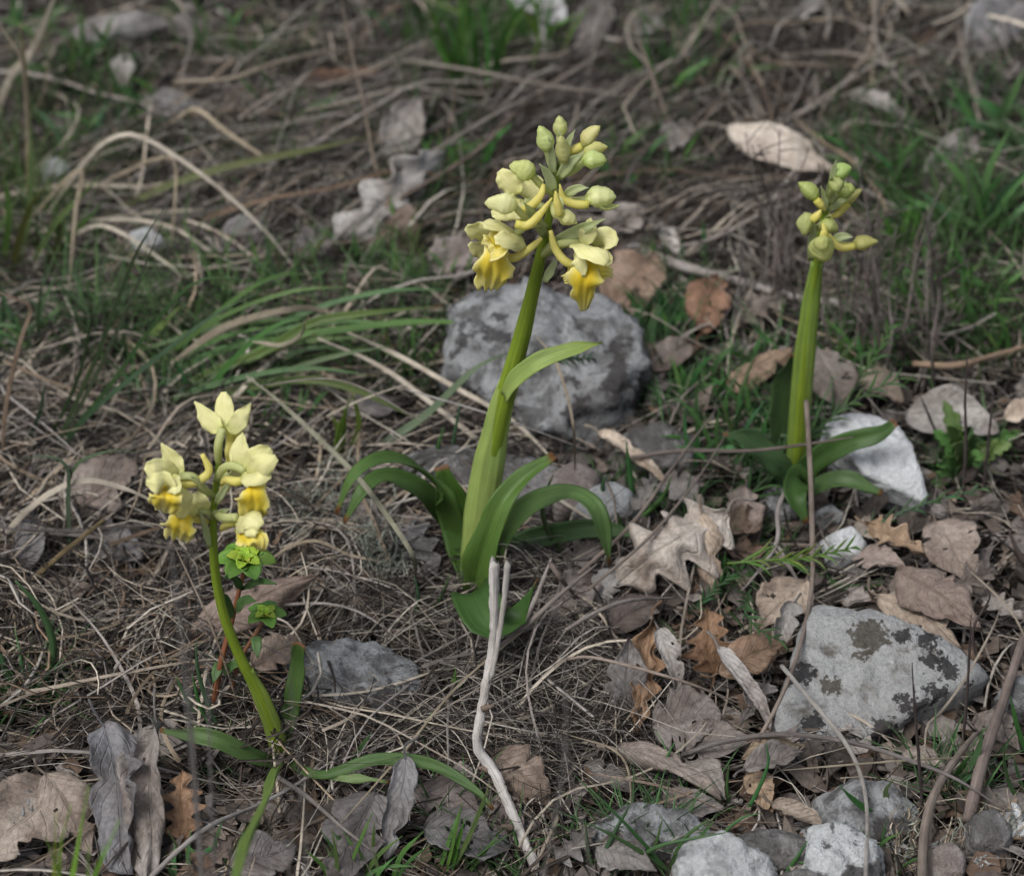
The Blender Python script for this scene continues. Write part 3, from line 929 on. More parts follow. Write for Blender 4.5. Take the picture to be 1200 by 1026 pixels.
# ------------------------------------------------------------------ fallen leaves
def outline(kind, t, sd):
    if kind == "oak":
        b = math.sin(math.pi * min(1, t ** .85)) ** .7
        lob = .70 + .30 * math.cos(2 * math.pi * (4.4 * t + .15 + sd))
        return b * (lob if t < .93 else lob * .9)
    if kind == "broad":
        return math.sin(math.pi * t ** .78) ** .62
    if kind == "strip":
        return math.sin(math.pi * t ** .9) ** .45 * .9
    return math.sin(math.pi * t ** .82) ** .9 * (1 - .35 * max(0, t - .7) / .3)
def fallen_leaf(label, b, t, w, kind="ellip", color=(.3, .25, .22), k=.5, bend=.12, curl=.8, lift=(5, 5), asym=0.0, seed=0, ripple=.05, stalk=True, roll=0.0, group=None, twist=0.0):
    """b, t: where stalk end and tip lie; w: full width; curl: how far the two sides roll up (radians); asym: one side more than the other"""
    A, B = on_g(b[0], b[1], lift[0] * .001 + .003), on_g(t[0], t[1], lift[1] * .001 + .003)
    ax = (B - A)
    Ln = ax.length
    ax.normalize()
    up = (V((0, 0, 1)) * (1 - k) + (-FWD) * k).normalized()
    if roll:
        up = Matrix.Rotation(roll, 3, ax) @ up
    side = up.cross(ax).normalized()
    nr = ax.cross(side)
    W = w * scale_at(A.lerp(B, .5)) * .5 * 1.12
    rr = random.Random(seed * 17 + 3)
    sd = rr.uniform(-.1, .1)
    lum_ = sum(color) / 3
    color = tuple(x + (lum_ - x) * (.25 if color[0] < color[2] * 2.1 else 0) for x in color)
    hue = rr.choice([(1.12, 1.0, .86), (1, 1, 1), (1, 1, 1), (1.06, 1.0, .92), (.94, .97, 1.0)])
    color = tuple(x * q * rr.uniform(.9, 1.1) ** 0 for x, q in zip(color, hue))
    n, m = (40, 15) if kind == "oak" else (34, 13)
    top, bot, uvr = [], [], []
    asym = asym or rr.uniform(-.6, .6)
    cl, cr = curl * 1.25 * (1 + asym), curl * 1.25 * (1 - asym)
    color = tuple(x * q for x, q in zip(color, (1.02, 1.02, 1.0) if b[0] > 640 and b[1] > 230 else (.9, .92, .93)))
    off = rr.uniform(0, 50)
    tears = [(rr.uniform(.2, .9), rr.uniform(.2, .62), rr.uniform(.025, .07), rr.choice((-1, 1))) for _ in range(rr.choice((1, 2, 3, 4)))]
    skip = set()
    for _ in range(rr.choice((0, 0, 1, 2, 3))):
        hi, hj = rr.randrange(5, n - 6), rr.choice([2, 3, 4, m - 5, m - 4, m - 3])
        for _q in range(rr.choice((1, 2, 3))):
            skip.add((hi, hj))
            hi += 1
            hj += rr.choice((0, 0, 1, -1))
    for i in range(n):
        tt = i / (n - 1)
        wl = outline(kind, tt, sd) * W
        wr = outline(kind, tt, sd + (.18 if kind == "oak" else 0)) * W
        wl *= 1 + .16 * noise.noise(V((tt * 6, off, 0))) + .12 * noise.noise(V((tt * 19, off, 4)))
        wr *= 1 + .16 * noise.noise(V((tt * 6, off + 9, 0))) + .12 * noise.noise(V((tt * 19, off + 9, 4)))
        for (nt_, nd, nw, ns) in tears:
            g_ = 1 - nd * math.exp(-((tt - nt_) / nw) ** 2)
            if ns < 0:
                wl *= g_
            else:
                wr *= g_
        sway = W * .22 * noise.noise(V((tt * 1.5, off + 3, 1)))
        rt, rb, ru = [], [], []
        for j in range(m):
            s = -1 + 2 * j / (m - 1)
            ww, c = (wl, cl) if s < 0 else (wr, cr)
            c = c * (.55 + .75 * tt)
            a = max(abs(c * s), 1e-4) * (1 if c >= 0 else -1)
            lx = ww * abs(s)
            yy = lx * math.sin(abs(a)) / abs(a) * (1 if s > 0 else -1)
            zz = lx * (1 - math.cos(a)) / a
            zz += Ln * bend * math.sin(math.pi * (tt ** 1.1))
            zz += Ln * ripple * 1.7 * noise.noise(V((tt * 2.6 + off, s * 1.3, off * .3))) * (.35 + .65 * abs(s))
            zz += Ln * .045 * noise.noise(V((tt * 7 + off, s * 3.0, off * .7))) * abs(s)
            zz += W * .05 * math.cos(2 * math.pi * (tt * 8 - abs(s) * 2.4)) * abs(s) * (1 - abs(s)) * 1.6
            zz -= W * .06 * math.exp(-(s / .12) ** 2)
            d = side * (yy + sway) + nr * zz
            if twist:
                d = Matrix.Rotation(twist * (tt - .5), 3, ax) @ d
            p = A + ax * (tt * Ln) + d
            g = float(gz(p.x, p.y)) + .0012
            if p.z < g:
                p.z = g + (p.z - g) * .08
            rt.append(p + nr * .00014)
            rb.append(p - nr * .00014)
            ru.append((s * .5 + .5, tt))
        top.append(rt)
        bot.append(rb)
        uvr.append(ru)
    v, f, uv = sheet(top, bot, uvr, skip)
    o = put("fallen_leaf", v, f, "fallen_leaf", base=A, uv=uv, color=color)
    tag(o, label, "dead leaf", group)
    mid = m // 2
    rib = [top[i][mid] - nr * .0001 for i in range(0, n - 2, 3)]
    r0 = max(.0005, W * .03)
    v, f, uv = tube(rib, [r0, r0 * .8, r0 * .3], n=14, sides=5)
    put("midrib", v, f, "dry_stalk", parent=o, base=A, uv=uv, color=tuple(min(1, x * 1.25) for x in color))
    if stalk:
        q = A - ax * Ln * .1 + side * Ln * rr.uniform(-.04, .04)
        q2 = A - ax * Ln * .2 + side * Ln * rr.uniform(-.09, .09)
        for z in (q, q2):
            z.z = max(z.z, float(gz(z.x, z.y)) + .002)
        v, f, uv = tube([top[1][mid], q, q2], [r0, r0 * .8, r0 * 1.1], n=7, sides=5)
        put("leaf_stalk", v, f, "dry_stalk", parent=o, base=A, uv=uv, color=tuple(x * .8 for x in color))
    return o
GR, GB, DG, TN, BR, PL, WH, PK, RU = (.235, .205, .19), (.26, .205, .17), (.14, .12, .11), (.36, .275, .205), (.25, .15, .085), (.42, .37, .335), (.56, .52, .49), (.32, .245, .21), (.27, .125, .05)
LEAVES = [
    # right side, the heap between the orchids and the slab
    ("big lobed oak leaf with pale upper side and brown lower edge", (850, 596), (722, 694), 112, "oak", (.50, .44, .385), dict(k=.75, bend=.16, curl=-.5, lift=(24, 8), seed=1, ripple=.09)),
    ("pale leaf lobe hanging down from the big oak leaf", (822, 600), (838, 705), 46, "ellip", PL, dict(k=.85, bend=.1, curl=-.9, lift=(24, 4), seed=2, roll=.2)),
    ("rusty brown oak leaf propped upright above the slab's dark hollow", (838, 790), (826, 712), 66, "oak", (.27, .165, .10), dict(k=.9, bend=.1, curl=.5, lift=(8, 30), seed=3)),
    ("light brown leaf lobe arching over the slab's dark hollow", (840, 788), (922, 752), 48, "ellip", (.33, .22, .15), dict(k=.75, bend=.22, curl=-.7, lift=(12, 14), seed=4)),
    ("narrow silvery folded leaf running down to the slab", (842, 758), (902, 856), 30, "strip", (.40, .37, .36), dict(k=.5, bend=.05, curl=1.5, lift=(22, 6), asym=.5, seed=5)),
    ("crumpled brown oak leaf hanging beside a grey leaf", (762, 728), (750, 860), 54, "oak", (.29, .185, .115), dict(k=.85, bend=-.05, curl=.9, lift=(26, 8), seed=6, ripple=.12)),
    ("grey oval leaf standing behind the crumpled brown oak leaf", (735, 838), (735, 745), 46, "ellip", GR, dict(k=.95, bend=.06, curl=.3, lift=(4, 26), seed=7)),
    ("pale curled leaf folded against the crumpled brown oak leaf", (772, 735), (795, 806), 36, "strip", PL, dict(k=.9, bend=.1, curl=1.2, lift=(26, 10), seed=8, asym=.5)),
    ("broad dull grey leaf lying flat under the crumpled oak leaf", (764, 850), (846, 838), 74, "broad", (.20, .17, .155), dict(k=.5, bend=.08, curl=.2, lift=(9, 12), seed=9)),
    ("greyish brown leaf under the silvery folded leaf", (790, 876), (886, 866), 52, "ellip", (.22, .175, .15), dict(k=.4, bend=.06, curl=.4, lift=(7, 8), seed=10)),
    ("long rolled brown leaf lying below the leaf heap", (724, 874), (846, 936), 40, "strip", (.25, .20, .17), dict(k=.5, bend=.12, curl=-1.5, lift=(10, 8), seed=11)),
    ("pleated tan leaf curving round under the rolled brown leaf", (806, 890), (852, 935), 44, "ellip", (.29, .24, .205), dict(k=.6, bend=.18, curl=-.8, lift=(8, 8), seed=12)),
    ("flat grey-brown leaf under the thin stalk at the heap's foot", (758, 948), (848, 946), 46, "ellip", GR, dict(k=.35, bend=.05, curl=.4, lift=(5, 6), seed=13)),
    ("tan leaf corner poking out below the slab's tip", (880, 905), (902, 948), 34, "broad", TN, dict(k=.5, bend=.1, curl=.5, lift=(6, 5), seed=14)),
    ("yellowish grey leaf at the slab's lower tip", (930, 872), (868, 890), 34, "ellip", (.27, .235, .18), dict(k=.5, bend=.12, curl=.6, lift=(12, 7), seed=15)),
    ("big pale grey leaf leaning on the slab's upper corner", (945, 680), (888, 742), 56, "ellip", (.36, .32, .30), dict(k=.6, bend=.12, curl=.35, lift=(16, 8), seed=16)),
    ("dull pinkish leaf beside the budding orchid's foot", (872, 570), (868, 645), 44, "ellip", PK, dict(k=.7, bend=.1, curl=.5, lift=(12, 6), seed=17)),
    ("small brown leaf with upturned pale rim under the fine sprig", (850, 646), (902, 640), 34, "ellip", (.27, .21, .18), dict(k=.5, bend=-.1, curl=1.1, lift=(8, 9), seed=18)),
    ("large glossy reddish brown leaf lying over the slab's top edge", (1050, 668), (1152, 742), 64, "ellip", (.23, .165, .135), dict(k=.6, bend=.14, curl=-.5, lift=(14, 16), seed=19, stalk=False)),
    ("tan leaf underside showing beneath the reddish brown leaf", (1030, 696), (1130, 762), 50, "ellip", TN, dict(k=.4, bend=.1, curl=-.4, lift=(10, 10), seed=20)),
    ("round tan leaf with a short stalk below the white stone", (1096, 612), (1136, 678), 62, "broad", (.32, .25, .205), dict(k=.7, bend=.1, curl=.3, lift=(16, 10), seed=21)),
    ("torn crumpled tan leaf just under the white stone", (1016, 612), (1082, 652), 44, "oak", TN, dict(k=.8, bend=.1, curl=.9, lift=(18, 12), seed=22, ripple=.14)),
    ("pinkish leaf under the torn crumpled tan leaf", (1000, 650), (1062, 668), 36, "ellip", PK, dict(k=.4, bend=.08, curl=.4, lift=(8, 8), seed=23)),
    ("pale crinkled leaf behind the small ferny plant", (1062, 482), (1172, 502), 54, "broad", (.38, .345, .32), dict(k=.7, bend=.1, curl=.4, lift=(14, 12), seed=24)),
    ("whitish leaf edge cut by the frame beside the ferny plant", (1176, 490), (1226, 480), 30, "ellip", WH, dict(k=.6, bend=.1, curl=.5, lift=(10, 10), seed=25)),
    ("dark grey-brown leaf leaning against the budding orchid's stem", (958, 408), (992, 488), 56, "ellip", (.20, .165, .145), dict(k=.85, bend=.08, curl=.3, lift=(22, 6), seed=26)),
    ("tan leaf with rolled brown end left of the budding orchid", (852, 452), (928, 408), 44, "strip", (.33, .255, .20), dict(k=.6, bend=.1, curl=-1.1, lift=(8, 16), seed=27)),
    ("reddish brown leaf standing between boulder and budding orchid", (822, 392), (842, 322), 50, "ellip", (.23, .14, .10), dict(k=.9, bend=.08, curl=.5, lift=(4, 14), seed=28)),
    ("grey crumpled leaf behind the budding orchid's stem", (862, 378), (922, 346), 40, "oak", (.27, .24, .225), dict(k=.7, bend=.1, curl=.6, lift=(8, 12), seed=29)),
    ("small brown leaf resting at the boulder's right side", (764, 436), (810, 400), 36, "ellip", GB, dict(k=.7, bend=.1, curl=.5, lift=(8, 8), seed=30)),
    ("large tan leaf behind the boulder under the drooping flower", (712, 358), (772, 300), 66, "broad", (.29, .22, .185), dict(k=.75, bend=.1, curl=.35, lift=(8, 14), seed=31)),
    ("pale grey leaf behind the opening bud of the middle orchid", (706, 272), (758, 244), 40, "ellip", PL, dict(k=.7, bend=.1, curl=.4, lift=(8, 12), seed=32)),
    ("narrow whitish leaf under the long pale branch", (766, 262), (800, 304), 22, "strip", WH, dict(k=.6, bend=.08, curl=.8, lift=(10, 8), seed=33)),
    ("pinkish grey leaf just left of the middle orchid's flowers", (506, 318), (566, 288), 52, "broad", (.34, .275, .245), dict(k=.7, bend=.1, curl=.4, lift=(8, 10), seed=34)),
    ("long whitish twisted leaf between boulder and big oak leaf", (702, 508), (782, 566), 26, "strip", WH, dict(k=.6, bend=.1, curl=1.0, lift=(14, 8), seed=35, twist=.8)),
    ("grey torn leaf wedged under the slab's left flank", (900, 800), (870, 850), 40, "oak", (.24, .21, .195), dict(k=.5, bend=.1, curl=.9, lift=(6, 8), seed=101)),
    ("small silvery leaf curled beside the fine sprig's tip", (1004, 612), (1040, 640), 30, "ellip", (.36, .33, .31), dict(k=.7, bend=.12, curl=1.1, lift=(8, 12), seed=102)),
    ("greyish leaf lying on the boulder's right foot stones", (776, 566), (826, 590), 40, "broad", (.28, .25, .235), dict(k=.6, bend=.1, curl=.8, lift=(10, 8), seed=103)),
    ("brown leaf half under the big oak leaf's stalk", (846, 624), (890, 606), 40, "ellip", (.23, .185, .155), dict(k=.6, bend=.1, curl=.9, lift=(12, 8), seed=104)),
    ("pale scrap of leaf between the two slanting thin stems", (740, 600), (770, 560), 28, "oak", (.36, .325, .30), dict(k=.7, bend=.1, curl=1.0, lift=(8, 12), seed=105)),
    ("pale leaf curling over the slab's upper left corner", (930, 705), (905, 765), 36, "strip", (.34, .305, .28), dict(k=.7, bend=.12, curl=1.2, lift=(20, 10), seed=106)),
    ("grey leaf lying across the slab's lower left corner", (872, 902), (940, 880), 40, "ellip", (.25, .225, .21), dict(k=.5, bend=.1, curl=.9, lift=(14, 12), seed=107)),
    ("brown curled leaf tucked above the reddish brown leaf", (1108, 690), (1170, 668), 40, "oak", (.26, .21, .18), dict(k=.7, bend=.12, curl=1.0, lift=(10, 14), seed=108)),
    ("tan rolled leaf lying left of the smooth grey stone", (905, 940), (962, 972), 34, "strip", (.29, .245, .21), dict(k=.6, bend=.1, curl=1.3, lift=(8, 8), seed=109)),
    ("grey-brown leaf behind the chive-like blades", (700, 990), (770, 1020), 48, "ellip", (.23, .20, .18), dict(k=.5, bend=.1, curl=.8, lift=(10, 10), seed=110)),
    ("crumpled grey leaf right of the pale stalk's foot", (650, 1010), (700, 970), 46, "oak", (.25, .225, .21), dict(k=.6, bend=.12, curl=1.0, lift=(8, 12), seed=111)),
    ("dark curled leaf under the kinked hanging straw", (680, 900), (740, 930), 42, "strip", (.17, .145, .13), dict(k=.6, bend=.1, curl=1.2, lift=(8, 8), seed=112)),
    ("dull leaf between the tan leaf and the dark cut twig", (660, 660), (708, 636), 40, "ellip", (.22, .195, .18), dict(k=.6, bend=.1, curl=.8, lift=(7, 9), seed=113)),
    ("grey leaf behind the tall feathery sprig", (1010, 440), (1060, 470), 40, "broad", (.26, .235, .22), dict(k=.7, bend=.1, curl=.8, lift=(8, 8), seed=114)),
    # background
    ("pale blurred leaf under straw left of the white leaf", (770, 170), (820, 150), 36, "ellip", (.38, .34, .31), dict(k=.7, bend=.1, curl=.8, lift=(8, 10), seed=115)),
    ("grey blurred leaf above the kinked tan blade", (262, 122), (318, 108), 34, "broad", (.28, .255, .24), dict(k=.7, bend=.1, curl=.8, lift=(8, 10), seed=116)),
    ("pale blurred leaf between the upper edge and green clump", (730, 40), (786, 26), 36, "ellip", (.33, .30, .28), dict(k=.7, bend=.1, curl=.8, lift=(8, 10), seed=117)),
    ("blurred brown leaf right of the upper green blades", (664, 120), (706, 96), 34, "broad", (.20, .155, .13), dict(k=.7, bend=.1, curl=.8, lift=(8, 10), seed=118)),
    ("long white leaf with a notched edge behind the orchid in bud", (852, 150), (990, 208), 44, "ellip", (.58, .56, .55), dict(k=.75, bend=.06, curl=.5, lift=(22, 14), seed=40)),
    ("small pale curl of leaf near the upper edge on the right", (962, -4), (928, 34), 26, "strip", PL, dict(k=.7, bend=.2, curl=.9, lift=(12, 6), seed=41)),
    ("pale leaf under tangled stalks above the long white leaf", (996, 112), (1062, 138), 30, "ellip", PL, dict(k=.6, bend=.1, curl=.5, lift=(8, 8), seed=42)),
    ("grey leaf among green blades at the far right", (1082, 232), (1146, 156), 48, "ellip", (.33, .29, .275), dict(k=.75, bend=.08, curl=.4, lift=(8, 14), seed=43)),
    ("large grey leaf in the upper right corner", (1140, 62), (1214, -20), 64, "broad", (.28, .25, .24), dict(k=.7, bend=.08, curl=.3, lift=(8, 14), seed=44)),
    ("slim grey leaf standing beside the long white leaf", (938, 144), (956, 84), 20, "ellip", GR, dict(k=.9, bend=.05, curl=.7, lift=(4, 14), seed=45)),
    ("pale strip of leaf in the right-hand grass", (1084, 300), (1104, 226), 26, "strip", PL, dict(k=.8, bend=.05, curl=.6, lift=(4, 12), seed=46)),
    ("bright white leaf at the upper edge above the orchid", (606, -16), (662, 30), 52, "broad", (.60, .57, .54), dict(k=.85, bend=.06, curl=.3, lift=(14, 10), seed=47)),
    ("brownish grey leaf beside the bright white one", (676, 66), (712, -16), 44, "ellip", (.22, .185, .165), dict(k=.8, bend=.05, curl=.4, lift=(6, 12), seed=48)),
    ("slim pale leaf below the bright white one", (626, 28), (648, 74), 22, "strip", PL, dict(k=.7, bend=.06, curl=.7, lift=(10, 6), seed=49)),
    ("big whitish curled leaf with a brown fold left of the flowers", (384, 292), (526, 180), 78, "oak", (.46, .42, .385), dict(k=.8, bend=.14, curl=-.9, lift=(8, 26), seed=50, ripple=.1)),
    ("brown leaf hanging under the big whitish curled leaf", (440, 236), (486, 294), 56, "broad", (.21, .155, .125), dict(k=.8, bend=.05, curl=.4, lift=(18, 4), seed=51)),
    ("upright grey leaf behind the big whitish curled leaf", (452, 196), (492, 112), 46, "ellip", (.31, .285, .28), dict(k=.95, bend=.05, curl=.4, lift=(6, 18), seed=52)),
    ("long grey-brown leaf like bark in the upper left", (80, 44), (198, 32), 44, "strip", (.36, .32, .29), dict(k=.7, bend=.08, curl=-.9, lift=(12, 14), seed=53)),
    ("dull leaf lying behind the bark-like leaf", (196, 40), (254, 34), 40, "ellip", (.22, .19, .17), dict(k=.5, bend=.08, curl=.4, lift=(8, 8), seed=54)),
    ("small pale leaf hanging below the bark-like leaf", (146, 62), (136, 124), 28, "ellip", PL, dict(k=.85, bend=.06, curl=.6, lift=(12, 4), seed=55)),
    ("reddish brown leaf strip in the straw upper left of centre", (352, 98), (442, 84), 26, "strip", (.21, .125, .085), dict(k=.6, bend=.08, curl=-.7, lift=(12, 12), seed=56)),
    ("grey leaf half hidden under straw in the upper left", (162, 122), (244, 128), 34, "ellip", (.27, .245, .23), dict(k=.6, bend=.06, curl=.4, lift=(8, 8), seed=57)),
    ("broad pale grey leaf under the straw left of the boulder", (400, 278), (342, 300), 44, "broad", (.33, .30, .28), dict(k=.6, bend=.06, curl=.4, lift=(8, 8), seed=58)),
    ("greyish leaf in the straw below the arched blade", (258, 290), (318, 262), 44, "ellip", (.30, .265, .245), dict(k=.6, bend=.06, curl=.4, lift=(8, 8), seed=59)),
    # left
    ("large flat grey-brown leaf left of the small orchid's flowers", (74, 606), (164, 548), 70, "broad", (.265, .22, .20), dict(k=.6, bend=.08, curl=.25, lift=(8, 16), seed=60)),
    ("dark grey leaf lying below the large flat leaf", (98, 622), (166, 656), 52, "broad", (.20, .175, .165), dict(k=.5, bend=.06, curl=.3, lift=(6, 8), seed=61)),
    ("narrow grey leaf standing at the left edge", (20, 684), (46, 598), 36, "ellip", (.25, .22, .205), dict(k=.85, bend=.05, curl=.4, lift=(4, 14), seed=62)),
    ("long pinkish brown leaf behind the red-stemmed spurge", (222, 752), (374, 672), 56, "ellip", (.31, .235, .20), dict(k=.6, bend=.08, curl=-.6, lift=(8, 18), seed=63)),
    ("pale leaf propped on the half buried stone", (296, 780), (356, 752), 40, "broad", (.35, .29, .255), dict(k=.5, bend=.08, curl=.3, lift=(14, 14), seed=64)),
    ("dark brown leaf behind the left arching orchid leaves", (412, 586), (462, 684), 48, "ellip", (.21, .165, .14), dict(k=.8, bend=.06, curl=.4, lift=(10, 4), seed=65)),
    ("mottled grey leaf beside the middle orchid's base", (468, 610), (516, 676), 50, "oak", (.24, .225, .215), dict(k=.6, bend=.06, curl=.4, lift=(6, 6), seed=66)),
    ("grey leaf under the blade tips left of the boulder", (408, 486), (470, 472), 38, "ellip", (.29, .26, .245), dict(k=.5, bend=.08, curl=.4, lift=(8, 8), seed=67)),
    # bottom
    ("tall grey twisted leaf, the darker of the rolled pair", (120, 850), (156, 1022), 84, "strip", (.235, .215, .215), dict(k=.9, bend=.06, curl=.95, lift=(26, 8), seed=70, twist=1.3, ripple=.12)),
    ("tall pale grey rolled leaf, right one of the rolled pair", (178, 844), (172, 1040), 66, "strip", (.33, .305, .305), dict(k=.9, bend=.08, curl=1.0, lift=(28, 6), seed=71, asym=-.6, twist=-1.1, ripple=.12)),
    ("wide pale veined leaf in the lower left corner", (66, 922), (-20, 1010), 92, "broad", (.36, .33, .32), dict(k=.65, bend=.1, curl=.25, lift=(14, 8), seed=72)),
    ("grey crinkled leaf at the left edge above the wide leaf", (40, 930), (-14, 950), 56, "oak", (.26, .24, .235), dict(k=.6, bend=.1, curl=.5, lift=(16, 14), seed=73)),
    ("pointed greyish leaf standing behind the blurred grass", (52, 906), (110, 1000), 64, "ellip", (.31, .275, .26), dict(k=.8, bend=.08, curl=-.5, lift=(20, 6), seed=74)),
    ("short brown oak leaf right of the rolled grey pair", (220, 988), (212, 902), 58, "oak", (.28, .19, .13), dict(k=.85, bend=.08, curl=.5, lift=(6, 20), seed=75)),
    ("crumpled brown leaf scrap at the lower edge", (246, 1012), (276, 978), 30, "oak", (.24, .18, .145), dict(k=.7, bend=.1, curl=.9, lift=(5, 12), seed=76)),
    ("upright rolled grey leaf beside the low green leaf blade", (476, 886), (452, 1008), 40, "strip", (.27, .245, .235), dict(k=.9, bend=.06, curl=.9, lift=(24, 6), seed=77)),
    ("dull grey leaf left of the upright rolled leaf", (440, 930), (388, 1036), 72, "broad", (.22, .195, .185), dict(k=.6, bend=.08, curl=.3, lift=(10, 6), seed=78)),
    ("brown leaf under the tip of the low green blade", (484, 926), (576, 962), 50, "ellip", (.25, .195, .17), dict(k=.5, bend=.08, curl=.4, lift=(8, 8), seed=79)),
    ("grey-brown leaf draped behind the pale stalk's bend", (576, 886), (646, 938), 58, "broad", (.27, .22, .195), dict(k=.7, bend=.1, curl=-.4, lift=(14, 6), seed=80)),
    ("dark grey leaf lying under the upright grass at the lower edge", (496, 968), (598, 990), 56, "broad", (.19, .17, .16), dict(k=.5, bend=.06, curl=.3, lift=(8, 8), seed=81)),
    ("brownish leaf lying left of the pale stalk's lower end", (560, 930), (616, 1000), 44, "ellip", (.24, .185, .16), dict(k=.4, bend=.06, curl=.5, lift=(5, 5), seed=82)),
    ("grey leaf behind the blurred green blade at the bottom", (270, 1020), (350, 990), 54, "ellip", (.25, .215, .20), dict(k=.5, bend=.08, curl=.5, lift=(8, 8), seed=83)),
    ("tan leaf right of the middle orchid's lowest leaf", (640, 722), (704, 676), 44, "ellip", (.33, .265, .225), dict(k=.6, bend=.08, curl=.5, lift=(7, 8), seed=84)),
    ("silvery round leaf scrap beneath the scorched leaf tip", (700, 706), (728, 668), 34, "broad", (.38, .36, .35), dict(k=.6, bend=.1, curl=.5, lift=(6, 10), seed=85)),
    ("dark brown leaf in the shade of the big oak leaf", (706, 740), (780, 700), 44, "ellip", (.16, .12, .10), dict(k=.4, bend=.06, curl=.4, lift=(5, 5), seed=86)),
    ("dull brown leaf between the slab and the heap", (880, 772), (930, 740), 40, "ellip", (.20, .15, .12), dict(k=.5, bend=.08, curl=.5, lift=(4, 4), seed=87)),
    ("torn grey leaf scrap at the right edge by the twigs", (1150, 700), (1200, 726), 34, "oak", (.31, .27, .245), dict(k=.6, bend=.08, curl=.6, lift=(8, 8), seed=88)),
    ("brown leaf under the twigs at the right edge", (1146, 836), (1196, 880), 44, "ellip", (.22, .175, .15), dict(k=.5, bend=.08, curl=.5, lift=(6, 6), seed=89)),
    ("small tan leaf beside the thick brown twig", (1058, 880), (1110, 900), 28, "ellip", (.30, .235, .19), dict(k=.5, bend=.08, curl=.6, lift=(7, 7), seed=90)),
]
for lab, b, t, w, kind, colr, kw in LEAVES:
    fallen_leaf(lab, b, t, w, kind, colr, **kw)
# scraps just outside what the photograph shows, so that the ground goes on
for i in range(26):
    while True:
        x, y = rnd.uniform(-700, 1900), rnd.uniform(-350, 1450)
        if not (-60 < x < 1260 and -60 < y < 1090):
            break
    a = rnd.uniform(0, 6.28)
    r = rnd.uniform(35, 60)
    fallen_leaf("grey-brown dead leaf lying beyond the edge of the photographed patch", (x, y), (x + math.cos(a) * r * 2, y + math.sin(a) * r), rnd.uniform(36, 60), rnd.choice(["ellip", "broad", "oak"]),
                rnd.choice([GR, GB, DG, TN, PL, PK]), k=.3, bend=.08, curl=rnd.uniform(-.8, .9), lift=(7, 8), seed=200 + i, group="dead leaves around the patch")
